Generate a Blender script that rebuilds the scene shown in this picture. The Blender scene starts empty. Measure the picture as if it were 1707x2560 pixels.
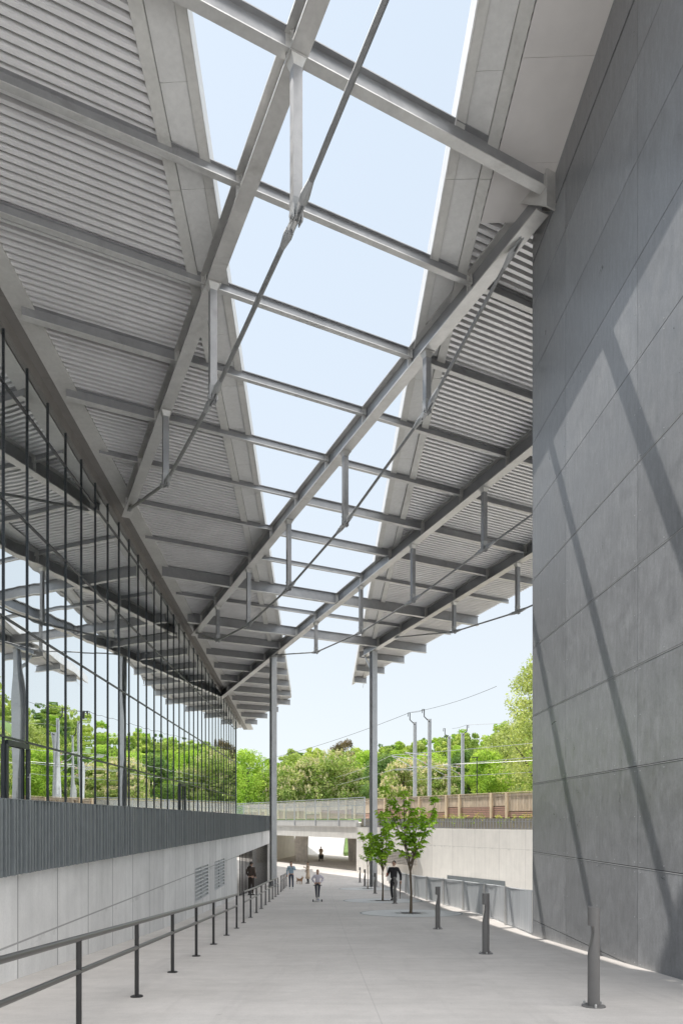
import bpy, math, random
import numpy as np
from mathutils import Vector, Matrix, Quaternion
R = math.radians
sc = bpy.context.scene
col = sc.collection
rnd = random.Random(7)

# ------------------------------------------------------------------ scene frame
# camera at the origin looking along +Y, eye level z = 0, corridor runs along +Y
def lerp(a, b, t): return a + (b - a) * t
GP = [(-40, 1.46), (0, -1.52), (18, -2.86), (24, -3.24), (30, -3.57), (37, -3.97), (43, -4.27), (50, -4.58), (56, -4.71), (62, -4.75), (400, -4.75)]
def G(y):
    for (a, za), (b, zb) in zip(GP, GP[1:]):
        if y <= b: return lerp(za, zb, (y - a) / (b - a))
    return -4.75
TX, TY = 0.8930, 0.4500          # purlin direction (level)
SX, SY = -0.4500, 0.8930         # beam direction (falls away from the viewer)
SLOPE = 0.0811
def st(x, y): return (x * SX + y * SY, x * TX + y * TY)
def xy(s, t): return (s * SX + t * TX, s * SY + t * TY)
CB, CD = 14.33, 14.93            # beam underside / deck underside at s = 0
def dz(x, y): return CD - SLOPE * (x * SX + y * SY)
def t_on(m, n, s):               # t where the grid line s meets the plan line x = m + n*y
    return (m + s * (SY * n - SX)) / (TX - TY * n)

# ------------------------------------------------------------------ mesh builder
class MB:
    def __init__(self): self.v = []; self.f = []; self.m = []
    def add(self, vs, fs, mi=0):
        o = len(self.v); self.v += [tuple(p) for p in vs]
        for f in fs: self.f.append(tuple(i + o for i in f)); self.m.append(mi)
    def hexa(self, b, t, mi=0):
        n = len(b); vs = list(b) + list(t)
        fs = [tuple(range(n))[::-1], tuple(range(n, 2 * n))] + [(i, (i + 1) % n, n + (i + 1) % n, n + i) for i in range(n)]
        self.add(vs, fs, mi)
    def box(self, c, s, rz=0, mi=0):
        cx, cy, cz = c; hx, hy, hz = s[0] / 2, s[1] / 2, s[2] / 2
        ca, sa = math.cos(rz), math.sin(rz)
        p = [(cx + x * ca - y * sa, cy + x * sa + y * ca) for x, y in ((-hx, -hy), (hx, -hy), (hx, hy), (-hx, hy))]
        self.hexa([(a, b, cz - hz) for a, b in p], [(a, b, cz + hz) for a, b in p], mi)
    def bar(self, p0, p1, w, h, up=(0, 0, 1), mi=0, off=(0, 0)):
        p0, p1 = Vector(p0), Vector(p1); d = (p1 - p0).normalized()
        u = Vector(up); sd = d.cross(u)
        if sd.length < 1e-5: sd = d.cross(Vector((0, 1, 0)))
        sd.normalize(); u = sd.cross(d).normalized()
        q = lambda p: [p + sd * (off[0] + a * w / 2) + u * (off[1] + b * h / 2) for a, b in ((-1, -1), (1, -1), (1, 1), (-1, 1))]
        self.hexa(q(p0), q(p1), mi)
    def ibeam(self, p0, p1, w, h, tf=.02, tw=.012, up=(0, 0, 1)):   # p0,p1 = centre of underside
        self.bar(p0, p1, w, tf, up, off=(0, tf / 2))
        self.bar(p0, p1, tw, h - 2 * tf, up, mi=1, off=(0, h / 2))
        self.bar(p0, p1, w, tf, up, mi=1, off=(0, h - tf / 2))
    def tube(self, pts, rad, n=10, mi=0, cap=True):
        pts = [Vector(p) for p in pts]
        if not hasattr(rad, '__len__'): rad = [rad] * len(pts)
        rings = []; ref = None
        for i, p in enumerate(pts):
            d = (pts[min(i + 1, len(pts) - 1)] - pts[max(i - 1, 0)]).normalized()
            if ref is None: ref = d.orthogonal().normalized()
            ref = (ref - d * ref.dot(d)).normalized(); b = d.cross(ref)
            rings.append([p + (ref * math.cos(k * 2 * math.pi / n) + b * math.sin(k * 2 * math.pi / n)) * rad[i] for k in range(n)])
        vs = [p for r in rings for p in r]; fs = []
        for i in range(len(pts) - 1):
            for k in range(n):
                a = i * n + k; b_ = i * n + (k + 1) % n
                fs.append((a, b_, b_ + n, a + n))
        if cap: fs += [tuple(range(n))[::-1], tuple(range((len(pts) - 1) * n, len(pts) * n))]
        self.add(vs, fs, mi)
    def ball(self, c, r, nu=12, nv=8, mi=0):
        if not hasattr(r, '__len__'): r = (r, r, r)
        vs = [(c[0], c[1], c[2] - r[2])]; 
        for i in range(1, nv):
            a = -math.pi / 2 + math.pi * i / nv
            for k in range(nu):
                b = 2 * math.pi * k / nu
                vs.append((c[0] + r[0] * math.cos(a) * math.cos(b), c[1] + r[1] * math.cos(a) * math.sin(b), c[2] + r[2] * math.sin(a)))
        vs.append((c[0], c[1], c[2] + r[2])); L = len(vs) - 1; fs = []
        for k in range(nu):
            fs.append((0, 1 + (k + 1) % nu, 1 + k)); fs.append((L, L - nu + k, L - nu + (k + 1) % nu))
        for i in range(nv - 2):
            for k in range(nu):
                a = 1 + i * nu + k; b = 1 + i * nu + (k + 1) % nu
                fs.append((a, b, b + nu, a + nu))
        self.add(vs, fs, mi)
    def lathe(self, prof, c=(0, 0, 0), n=24, mi=0):
        vs = [(c[0] + r * math.cos(2 * math.pi * k / n), c[1] + r * math.sin(2 * math.pi * k / n), c[2] + z) for r, z in prof for k in range(n)]
        fs = [(i * n + k, i * n + (k + 1) % n, (i + 1) * n + (k + 1) % n, (i + 1) * n + k) for i in range(len(prof) - 1) for k in range(n)]
        fs += [tuple(range(n))[::-1], tuple(range((len(prof) - 1) * n, len(prof) * n))]
        self.add(vs, fs, mi)
    def build(self, name, mats, parent=None, smooth=False, loc=None):
        me = bpy.data.meshes.new(name); me.from_pydata(self.v, [], self.f)
        if not isinstance(mats, (list, tuple)): mats = [mats]
        for m in mats: me.materials.append(m)
        if len(mats) > 1: me.polygons.foreach_set('material_index', self.m)
        if smooth:
            me.polygons.foreach_set('use_smooth', [True] * len(me.polygons))
            try: me.set_sharp_from_angle(angle=R(40))
            except Exception: pass
        me.update()
        return link(name, me, parent, loc)

def link(name, me, parent=None, loc=None):
    o = bpy.data.objects.new(name, me); col.objects.link(o)
    if parent is not None:
        o.parent = parent
        o.matrix_parent_inverse = parent_matrix(parent).inverted()
    if loc: o.location = loc
    return o
def parent_matrix(o):
    m = Matrix.LocRotScale(o.location, o.rotation_euler, o.scale)
    return (parent_matrix(o.parent) @ o.matrix_parent_inverse @ m) if o.parent else m
def tag(o, label=None, cat=None, group=None, kind=None):
    if label: o['label'] = label
    if cat: o['category'] = cat
    if group: o['group'] = group
    if kind: o['kind'] = kind
    return o
def thing(name, label, cat, loc=(0, 0, 0), rz=0, group=None):
    o = bpy.data.objects.new(name, None); col.objects.link(o)
    o.empty_display_size = .3; o.location = loc; o.rotation_euler = (0, 0, rz)
    return tag(o, label, cat, group)
def kids(o): return [c for c in bpy.data.objects if c.parent == o]
def dup(src, loc, rz=0, label=None, scale=None):
    ks = {}
    def cp(o, par):
        c = o.copy(); col.objects.link(c)
        if par is not None: c.parent = par
        for k in kids_map.get(o.name, []): cp(k, c)
        return c
    kids_map = {}
    for o in bpy.data.objects:
        if o.parent: kids_map.setdefault(o.parent.name, []).append(o)
    c = cp(src, None); c.location = loc; c.rotation_euler = (0, 0, rz)
    if scale: c.scale = scale
    if label: c['label'] = label
    return c
def setat(o, loc, rz=0): o.location = loc; o.rotation_euler = (0, 0, rz)

# ------------------------------------------------------------------ materials
class NT:
    def __init__(self, name):
        self.m = bpy.data.materials.new(name); self.m.use_nodes = True
        self.t = self.m.node_tree; self.n = self.t.nodes; self.l = self.t.links
        self.b = self.n['Principled BSDF']; self.out = self.n['Material Output']
        self.tc = self.n.new('ShaderNodeTexCoord')
    def pos(self, scale=(1, 1, 1), rot=(0, 0, 0), src='Object'):
        mp = self.n.new('ShaderNodeMapping'); mp.inputs['Scale'].default_value = scale; mp.inputs['Rotation'].default_value = rot
        self.l.new(self.tc.outputs[src], mp.inputs['Vector']); return mp.outputs[0]
    def noise(self, vec, scale, detail=4, rough=.55, dist=0):
        x = self.n.new('ShaderNodeTexNoise'); x.inputs['Scale'].default_value = scale; x.inputs['Detail'].default_value = detail
        x.inputs['Roughness'].default_value = rough; x.inputs['Distortion'].default_value = dist
        self.l.new(vec, x.inputs['Vector']); return x.outputs['Fac']
    def ramp(self, fac, stops):
        x = self.n.new('ShaderNodeValToRGB'); e = x.color_ramp.elements
        while len(e) < len(stops): e.new(.5)
        for i, (p, c) in enumerate(stops):
            e[i].position = p; e[i].color = (c, c, c, 1) if not hasattr(c, '__len__') else (*c[:3], 1)
        self.l.new(fac, x.inputs[0]); return x.outputs[0]
    def mix(self, fac, a, b, mode='MIX'):
        x = self.n.new('ShaderNodeMix'); x.data_type = 'RGBA'; x.blend_type = mode
        for s, v in ((x.inputs[0], fac), (x.inputs[6], a), (x.inputs[7], b)):
            if isinstance(v, bpy.types.NodeSocket): self.l.new(v, s)
            elif hasattr(v, '__len__'): s.default_value = (*v[:3], 1)
            else: s.default_value = v
        return x.outputs[2]
    def math(self, op, a, b=0, c=None):
        x = self.n.new('ShaderNodeMath'); x.operation = op
        for i, v in enumerate((a, b) if c is None else (a, b, c)):
            if isinstance(v, bpy.types.NodeSocket): self.l.new(v, x.inputs[i])
            else: x.inputs[i].default_value = v
        return x.outputs[0]
    def bump(self, h, strength=.2, dist=.02):
        x = self.n.new('ShaderNodeBump'); x.inputs['Strength'].default_value = strength; x.inputs['Distance'].default_value = dist
        self.l.new(h, x.inputs['Height']); self.l.new(x.outputs[0], self.b.inputs['Normal']); return x.outputs[0]
    def set(self, **k):
        for a, v in k.items():
            s = self.b.inputs[{'color': 'Base Color', 'rough': 'Roughness', 'metal': 'Metallic', 'spec': 'Specular IOR Level'}[a]]
            if isinstance(v, bpy.types.NodeSocket): self.l.new(v, s)
            elif hasattr(v, '__len__'): s.default_value = (*v[:3], 1)
            else: s.default_value = v
        return self.m
def sc3(c, k): return tuple(x * k for x in c)
def mat(name, c, rough=.6, metal=0, var=.12, scale=3, bump=0, stretch=(1, 1, 1), spec=.4):
    t = NT(name); p = t.pos(stretch)
    n = t.noise(p, scale, 5, .6)
    t.set(color=t.ramp(n, [(.3, sc3(c, 1 - var)), (.7, sc3(c, 1 + var))]), rough=rough, metal=metal, spec=spec)
    if bump: t.bump(t.noise(p, scale * 8, 3), bump, .01)
    return t.m
def galv(name, c, metal=.35, rough=.48, var=.16, stain=.25):
    t = NT(name); p = t.pos()
    a = t.noise(p, 1.3, 6, .62, .6); b = t.noise(p, 9, 4, .6); s = t.noise(t.pos((1, 1, 1), (0, 0, 0)), .55, 5, .7, 1.2)
    c1 = t.ramp(a, [(.32, sc3(c, 1 - var)), (.52, c), (.7, sc3(c, 1 + var))])
    c2 = t.mix(.5, c1, t.ramp(b, [(.3, sc3(c, .85)), (.7, sc3(c, 1.12))]))
    c3 = t.mix(t.ramp(s, [(.6, 0), (.75, stain)]), c2, sc3((c[0], c[1] * .97, c[2] * .92), .45))
    t.set(color=c3, metal=metal, rough=t.ramp(b, [(.3, rough - .08), (.7, rough + .12)]))
    return t.m
M = {}
M['beam'] = galv('galvanised_steel', (.60, .595, .58), .65, .40, .22, .55)
M['purlin'] = galv('galvanised_steel_pale', (.60, .6, .59), .5, .42, .22, .55)
M['web'] = galv('galvanised_web_shaded', (.30, .305, .315), .5, .45, .25, .6)  # same steel as the flanges, with shade put into its colour
M['post'] = galv('galvanised_post', (.46, .47, .48), .6, .38, .22, .5)
M['rod'] = mat('tie_rod_steel', (.22, .225, .23), .45, .5, .15, 6)
M['fork'] = galv('cast_fork_steel', (.36, .37, .38))
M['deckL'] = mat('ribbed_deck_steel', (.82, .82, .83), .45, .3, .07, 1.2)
M['deck_shade'] = mat('rib_recess_shade', (.10, .096, .096), .8)  # deck steel again, rib shade painted in as a dark tone
M['strip'] = galv('eave_panel_steel', (.68, .685, .68), .12, .6, .07, .15)
M['strip2'] = galv('eave_flange_steel', (.60, .60, .58), .12, .55, .16, .5)
M['white_edge'] = mat('white_flashing', (.8, .8, .8), .4)
M['roof'] = mat('roof_covering_grey', (.25, .25, .25), .8)
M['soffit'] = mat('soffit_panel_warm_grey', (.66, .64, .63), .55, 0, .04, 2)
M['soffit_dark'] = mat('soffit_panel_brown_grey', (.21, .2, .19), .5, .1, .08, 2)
M['frame'] = mat('window_frame_dark', (.035, .04, .045), .35, .3)
M['bar_dark'] = mat('dark_painted_steel', (.03, .029, .029), .42, .25, .12, 8)
M['slat'] = mat('slat_grey_blue_steel', (.155, .175, .185), .5, .1, .1, 4)
M['slat_dark'] = mat('slat_recess', (.085, .1, .105), .6)
M['bollard'] = mat('bollard_grey_paint', (.14, .135, .131), .5, .1, .06, 8)
M['rubber'] = mat('black_rubber', (.03, .03, .03), .7)
M['pole'] = mat('mast_pale_steel', (.48, .50, .52), .5, .2, .1, 3)
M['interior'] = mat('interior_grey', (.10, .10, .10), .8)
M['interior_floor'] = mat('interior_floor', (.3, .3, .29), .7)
M['bark'] = mat('young_bark', (.12, .09, .06), .8, 0, .25, 14, .4, (1, 1, .3))
M['bark2'] = mat('old_bark', (.09, .075, .06), .9, 0, .25, 5, .4, (1, 1, .3))

# sheet steel serrated balustrade
t = NT('galvanised_sheet_bright'); p = t.pos((1, 1, .12))
c = t.ramp(t.noise(p, 6, 5, .6), [(.3, (.46, .48, .50)), (.7, (.62, .64, .66))]); t.set(color=c, metal=.25, rough=.45); M['sheet'] = t.m

# concrete with board joints; axis: coordinate along the wall is y
def concrete(name, c, step=None, zj=None, var=.1, streak=.16, off=0, jd=.55, warm=0, jaxis='Y', mott=1.2):
    t = NT(name); p = t.pos()
    sep = t.n.new('ShaderNodeSeparateXYZ'); t.l.new(p, sep.inputs[0])
    a = t.noise(p, mott, 7, .62, .4); b = t.noise(t.pos((3, 3, .25)), 1.6, 5, .6); f = t.noise(p, 30, 3, .6)
    c1 = t.ramp(a, [(.3, sc3(c, 1 - var)), (.7, sc3(c, 1 + var * .7))])
    c2 = t.mix(1, c1, t.ramp(b, [(.3, 1 - streak), (.62, 1.0)]), 'MULTIPLY')
    c2 = t.mix(1, c2, t.ramp(f, [(.25, .93), (.6, 1.0)]), 'MULTIPLY')
    if step:
        src = sep.outputs[jaxis]
        u = t.math('FRACT', t.math('MULTIPLY', t.math('ADD', src, off), 1 / step))
        d = t.math('ABSOLUTE', t.math('SUBTRACT', u, .5))
        jl = t.math('GREATER_THAN', d, .5 - .018 / step)
        # each pour its own tone
        idx = t.math('FLOOR', t.math('MULTIPLY', t.math('ADD', src, off), 1 / step))
        wn = t.n.new('ShaderNodeTexWhiteNoise'); wn.noise_dimensions = '1D'; t.l.new(idx, wn.inputs['W'])
        c2 = t.mix(1, c2, t.ramp(wn.outputs['Value'], [(0, .88), (1, 1.06)]), 'MULTIPLY')
        jt = jl
        for z in zj or []:
            jz = t.math('LESS_THAN', t.math('ABSOLUTE', t.math('SUBTRACT', sep.outputs['Z'], z)), .014)
            jt = t.math('MAXIMUM', jt, jz)
        c2 = t.mix(t.math('MULTIPLY', jt, jd), c2, sc3(c, .35))
    if zj and step:
        # rust and splash stains below the joints
        zz = t.math('SUBTRACT', zj[0] + .02, sep.outputs['Z'])
        under = t.math('MULTIPLY', t.math('GREATER_THAN', zz, 0), t.math('LESS_THAN', zz, .12))
        st_ = t.math('MULTIPLY', under, t.ramp(t.noise(p, 2.2, 3, .6), [(.55, 0), (.62, .4)]))
        c2 = t.mix(st_, c2, sc3(c, .55))
    t.set(color=c2, rough=.8, spec=.25); t.bump(f, .12, .01)
    return t.m
M['base_conc'] = concrete('base_wall_concrete', (.78, .77, .755), 1.45, [-1.75], .11, .10, .25, .8)
M['ret_conc'] = concrete('retaining_wall_concrete', (.88, .845, .79), 2.1, [-1.95], .06, .08, .6, .4)
M['bridge_conc'] = concrete('bridge_concrete', (.88, .85, .80), var=.08, streak=.12)
M['pillar_conc'] = concrete('pillar_concrete', (.74, .69, .63), var=.2, streak=.3, mott=2.5)
M['white_conc'] = concrete('white_concrete', (.72, .71, .69), var=.05)

# walkway: fine brushed concrete, slight warm grey
t = NT('walkway_concrete'); p = t.pos()
a = t.noise(p, .5, 8, .62, .5); b = t.noise(p, 4, 6, .65); f = t.noise(p, 70, 3, .7); g = t.noise(t.pos((.35, 2.2, 1)), 1.1, 5, .6, .6)
c = t.ramp(a, [(.3, (.51, .478, .448)), (.7, (.615, .578, .546))])
c = t.mix(1, c, t.ramp(b, [(.3, .93), (.65, 1.03)]), 'MULTIPLY')
c = t.mix(1, c, t.ramp(g, [(.32, .93), (.6, 1.02)]), 'MULTIPLY')
c = t.mix(1, c, t.ramp(f, [(.25, .84), (.55, 1.02)]), 'MULTIPLY')
ty = t.noise(t.pos((2.6, .16, 1), (0, 0, .05)), 1.4, 4, .6, .4); c = t.mix(t.ramp(ty, [(.56, 0), (.68, .16)]), c, (.33, .31, .295))
bl_ = t.noise(p, .9, 3, .5, 1.5); c = t.mix(t.ramp(bl_, [(.62, 0), (.7, .12)]), c, (.36, .34, .32))
sp = t.noise(p, 9, 2, .4); c = t.mix(t.ramp(sp, [(.77, 0), (.8, .35)]), c, (.2, .19, .18))
# faint pour joints across and along the ramp
sep = t.n.new('ShaderNodeSeparateXYZ'); t.l.new(p, sep.inputs[0])
uy = t.math('ABSOLUTE', t.math('SUBTRACT', t.math('FRACT', t.math('MULTIPLY', t.math('ADD', sep.outputs['Y'], .8), 1 / 5.2)), .5))
jy = t.math('LESS_THAN', uy, .0012)
ux = t.math('ABSOLUTE', t.math('ADD', t.math('SUBTRACT', sep.outputs['X'], .62), t.math('MULTIPLY', sep.outputs['Y'], .031)))
jx = t.math('LESS_THAN', ux, .006)
c = t.mix(t.math('MULTIPLY', t.math('MAXIMUM', jy, jx), .3), c, (.22, .21, .2))
t.set(color=c, rough=.78, spec=.3); t.bump(f, .25, .006); M['walk'] = t.m
M['ring'] = mat('tree_ring_concrete', (.58, .585, .58), .75, 0, .08, 5, .1)
M['pale_paving'] = mat('pale_paving', (.78, .78, .78), .8, 0, .05, 1)
M['soil'] = mat('dark_iron_grate', (.035, .033, .03), .7, .2)

# anthracite fibre cement cladding
t = NT('anthracite_cladding'); p = t.pos()
geo = t.n.new('ShaderNodeNewGeometry')
a = t.noise(p, 2.1, 8, .68, .9); b = t.noise(t.pos((2, 3, 1.1)), 3.2, 6, .7, .5); f = t.noise(p, 34, 4, .75)
base = (.152, .157, .165)
c = t.ramp(a, [(.3, sc3(base, .82)), (.7, sc3(base, 1.2))])
c = t.mix(1, c, t.ramp(b, [(.3, .80), (.7, 1.2)]), 'MULTIPLY')
stk = t.noise(t.pos((2, 9, .22)), 2.0, 4, .6)
c = t.mix(1, c, t.ramp(stk, [(.3, .93), (.7, 1.06)]), 'MULTIPLY')
c = t.mix(1, c, t.ramp(f, [(.3, .84), (.7, 1.16)]), 'MULTIPLY')
c = t.mix(1, c, t.ramp(geo.outputs['Random Per Island'], [(0, .86), (1, 1.14)]), 'MULTIPLY')
t.set(color=c, rough=t.ramp(a, [(.3, .27), (.7, .42)]), spec=.8); M['clad'] = t.m
M['joint'] = mat('joint_black', (.012, .012, .014), .8)
M['rivet'] = mat('rivet_pale', (.42, .43, .44), .5, .2)

# glass: partly mirror, partly clear, gently rolled
t = NT('facade_glass'); t.n.remove(t.b)
oi = t.n.new('ShaderNodeObjectInfo')
va = t.n.new('ShaderNodeVectorMath'); va.operation = 'ADD'
cm = t.n.new('ShaderNodeCombineXYZ'); t.l.new(t.math('MULTIPLY', oi.outputs['Random'], 40), cm.inputs[0])
t.l.new(t.pos((1, .9, .45)), va.inputs[0]); t.l.new(cm.outputs[0], va.inputs[1])
nz = t.noise(va.outputs[0], .75, 1, .3)
bp = t.n.new('ShaderNodeBump'); bp.inputs['Strength'].default_value = 1; bp.inputs['Distance'].default_value = .007; t.l.new(nz, bp.inputs['Height'])
gl = t.n.new('ShaderNodeBsdfGlossy'); gl.inputs['Roughness'].default_value = .0; gl.inputs['Color'].default_value = (.93, .96, .96, 1); t.l.new(bp.outputs[0], gl.inputs['Normal'])
tr = t.n.new('ShaderNodeBsdfTransparent'); tr.inputs['Color'].default_value = (.72, .78, .77, 1)
mx = t.n.new('ShaderNodeMixShader'); fr = t.n.new('ShaderNodeFresnel'); fr.inputs['IOR'].default_value = 1.9
ff = t.math('MINIMUM', t.math('ADD', t.math('MULTIPLY', fr.outputs[0], .9), .72), .97)
t.l.new(ff, mx.inputs[0]); t.l.new(tr.outputs[0], mx.inputs[1]); t.l.new(gl.outputs[0], mx.inputs[2]); t.l.new(mx.outputs[0], t.out.inputs[0]); M['glass'] = t.m
t = NT('balustrade_glass'); t.n.remove(t.b)
gl = t.n.new('ShaderNodeBsdfGlossy'); gl.inputs['Roughness'].default_value = .02
tr = t.n.new('ShaderNodeBsdfTransparent'); tr.inputs['Color'].default_value = (.80, .85, .86, 1)
df = t.n.new('ShaderNodeBsdfDiffuse'); df.inputs['Color'].default_value = (.7, .74, .75, 1)
m0 = t.n.new('ShaderNodeMixShader'); m0.inputs[0].default_value = .16; t.l.new(tr.outputs[0], m0.inputs[1]); t.l.new(df.outputs[0], m0.inputs[2])
mx = t.n.new('ShaderNodeMixShader'); mx.inputs[0].default_value = .1
t.l.new(m0.outputs[0], mx.inputs[1]); t.l.new(gl.outputs[0], mx.inputs[2]); t.l.new(mx.outputs[0], t.out.inputs[0]); M['clear'] = t.m

def leafmat(name, dark, light, trans=.35, nscale=.5):
    t = NT(name); t.n.remove(t.b); p = t.pos()
    geo = t.n.new('ShaderNodeNewGeometry'); oi = t.n.new('ShaderNodeObjectInfo')
    n = t.noise(p, nscale, 3, .6)
    c = t.mix(t.ramp(n, [(.35, 0), (.65, 1)]), dark, light)
    c = t.mix(1, c, t.ramp(geo.outputs['Random Per Island'], [(0, .6), (1, 1.35)]), 'MULTIPLY')
    c = t.mix(1, c, t.ramp(oi.outputs['Random'], [(0, (1.1, 1.08, .95)), (1, (1.4, 1.24, 1.3))]), 'MULTIPLY')
    d = t.n.new('ShaderNodeBsdfDiffuse'); tl = t.n.new('ShaderNodeBsdfTranslucent'); mx = t.n.new('ShaderNodeMixShader'); mx.inputs[0].default_value = trans
    t.l.new(c, d.inputs[0]); c2 = t.mix(1, c, (1.25, 1.3, .6), 'MULTIPLY'); t.l.new(c2, tl.inputs[0])
    t.l.new(d.outputs[0], mx.inputs[1]); t.l.new(tl.outputs[0], mx.inputs[2]); t.l.new(mx.outputs[0], t.out.inputs[0]); return t.m
M['leaf_young'] = leafmat('maple_leaves', (.17, .35, .04), (.40, .60, .09), .45, 1.5)
M['leaf_chest'] = leafmat('chestnut_leaves', (.12, .22, .05), (.36, .46, .16))
M['flower'] = leafmat('cream_blossom', (.42, .43, .27), (.58, .57, .40), .3)
M['leaf_fresh'] = leafmat('fresh_leaves', (.19, .35, .05), (.38, .54, .10))
M['leaf_pale'] = leafmat('pale_leaves', (.25, .34, .11), (.44, .52, .2))
M['leaf_bronze'] = leafmat('bronze_leaves', (.09, .085, .05), (.17, .14, .09))
M['leaf_dark'] = leafmat('dark_leaves', (.07, .15, .05), (.17, .27, .09))
M['leaf_hill'] = leafmat('hill_leaves', (.15, .26, .06), (.42, .52, .16), .35, .06)
M['grass'] = mat('grass_bank', (.12, .20, .05), .9, 0, .3, 1.5)
M['earth'] = mat('dry_earth', (.22, .20, .16), .9, 0, .25, .6)
M['wood'] = mat('fence_larch', (.86, .70, .48), .75, 0, .18, 6, 0, (1, 1, .2))
M['wood_slat'] = mat('fence_slat_weathered', (.86, .72, .56), .8, 0, .25, 5, 0, (1, 1, .2))
M['brick'] = mat('fence_terracotta', (.62, .38, .30), .8, 0, .2, 8)
M['fence_back'] = mat('fence_backing', (.42, .35, .26), .9)
M['comb'] = mat('grating_grey', (.30, .30, .31), .5, .3)

# ------------------------------------------------------------------ camera, world, sun
cam = bpy.data.cameras.new('camera'); co = bpy.data.objects.new('camera', cam); col.objects.link(co)
co.location = (0, 0, 0); co.rotation_euler = (R(90), 0, 0)
cam.sensor_fit = 'HORIZONTAL'; cam.sensor_width = 24; cam.lens = 24 * 1600 / 1568
cam.shift_y = (1884 - 1176) / 1568; cam.clip_end = 5000; cam.clip_start = .05
sc.camera = co
to_sun = Vector((-1, .735, 2.25)).normalized()
elev = math.asin(to_sun.z); azim = math.atan2(to_sun.x, to_sun.y)
w = bpy.data.worlds.new('World'); sc.world = w; w.use_nodes = True
wn, wl = w.node_tree.nodes, w.node_tree.links
bg = wn['Background']; sky = wn.new('ShaderNodeTexSky'); sky.sky_type = 'NISHITA'; sky.sun_disc = False
sky.sun_elevation = elev; sky.sun_rotation = azim % (2 * math.pi); sky.air_density = 1.0; sky.dust_density = 1.6; sky.ozone_density = 1.2; sky.altitude = 400
mixn = wn.new('ShaderNodeMix'); mixn.data_type = 'RGBA'; mixn.inputs[0].default_value = .8
hz_tc = wn.new('ShaderNodeTexCoord'); hz_s = wn.new('ShaderNodeSeparateXYZ'); wl.new(hz_tc.outputs['Generated'], hz_s.inputs[0])
hz_m = wn.new('ShaderNodeMapRange'); hz_m.interpolation_type = 'SMOOTHSTEP'; hz_m.inputs['From Min'].default_value = .0; hz_m.inputs['From Max'].default_value = .75; wl.new(hz_s.outputs['Z'], hz_m.inputs['Value'])
hz_c = wn.new('ShaderNodeMix'); hz_c.data_type = 'RGBA'; hz_c.inputs[6].default_value = (6.35, 6.75, 6.9, 1); hz_c.inputs[7].default_value = (5.35, 6.2, 7.1, 1)   # bright haze, thinning upwards
wl.new(hz_m.outputs[0], hz_c.inputs[0]); wl.new(hz_c.outputs[2], mixn.inputs[7])
wl.new(sky.outputs[0], mixn.inputs[6])
# unseen sky behind the viewer, brightened as added fill; the blue sky is ahead
wtc = wn.new('ShaderNodeTexCoord'); wsep = wn.new('ShaderNodeSeparateXYZ'); wl.new(wtc.outputs['Generated'], wsep.inputs[0])
wmr = wn.new('ShaderNodeMapRange'); wmr.interpolation_type = 'SMOOTHSTEP'
wmr.inputs['From Min'].default_value = .08; wmr.inputs['From Max'].default_value = .4
wdot = wn.new('ShaderNodeVectorMath'); wdot.operation = 'DOT_PRODUCT'; wdot.inputs[1].default_value = (.74, -.67, 0)
wl.new(wtc.outputs['Generated'], wdot.inputs[0]); wl.new(wdot.outputs['Value'], wmr.inputs['Value'])
wm2 = wn.new('ShaderNodeMapRange'); wm2.interpolation_type = 'SMOOTHSTEP'; wm2.inputs['From Min'].default_value = .5; wm2.inputs['From Max'].default_value = .72
wl.new(wsep.outputs['Z'], wm2.inputs['Value'])
wmul = wn.new('ShaderNodeMath'); wmul.operation = 'MULTIPLY'; wl.new(wmr.outputs[0], wmul.inputs[0]); wl.new(wm2.outputs[0], wmul.inputs[1])
cmix = wn.new('ShaderNodeMix'); cmix.data_type = 'RGBA'; cmix.inputs[7].default_value = (27, 26.2, 25.4, 1)
wl.new(wmul.outputs[0], cmix.inputs[0]); wl.new(mixn.outputs[2], cmix.inputs[6]); wl.new(cmix.outputs[2], bg.inputs[0])
bg.inputs[1].default_value = .15
sun = bpy.data.lights.new('sun', 'SUN'); sun.energy = 5; sun.angle = R(.42); sun.color = (1, .955, .89)
so = bpy.data.objects.new('sun', sun); col.objects.link(so); so.rotation_euler = to_sun.to_track_quat('Z', 'Y').to_euler(); so.location = (-20, 17, 60)
sc.view_settings.view_transform = 'Standard'; sc.view_settings.look = 'None'; sc.view_settings.exposure = 0; sc.view_settings.gamma = 1.12
sc.render.engine = 'CYCLES'
cy = sc.cycles; cy.use_denoising = True; cy.max_bounces = 12; cy.diffuse_bounces = 8; cy.glossy_bounces = 5; cy.transparent_max_bounces = 16; cy.transmission_bounces = 4
cy.caustics_reflective = False; cy.caustics_refractive = False; cy.sample_clamp_indirect = 6
try: cy.denoiser = 'OPENIMAGEDENOISE'
except Exception: pass

# ------------------------------------------------------------------ plan lines
BW = lambda y: -4.42 - .018 * y        # lower concrete wall / slat balustrade
FA = lambda y: -8.5 - .021 * y         # glass facade
DW = lambda y: 5.1 - .033 * y          # dark wall
EL = lambda y: -2.25 - .034 * y        # left edge of the roof gap
ER = lambda y: 2.77 - .034 * y         # right edge of the roof gap
RL = lambda y: 39.4 - .6 * y           # bridge front / retaining wall line

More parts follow.
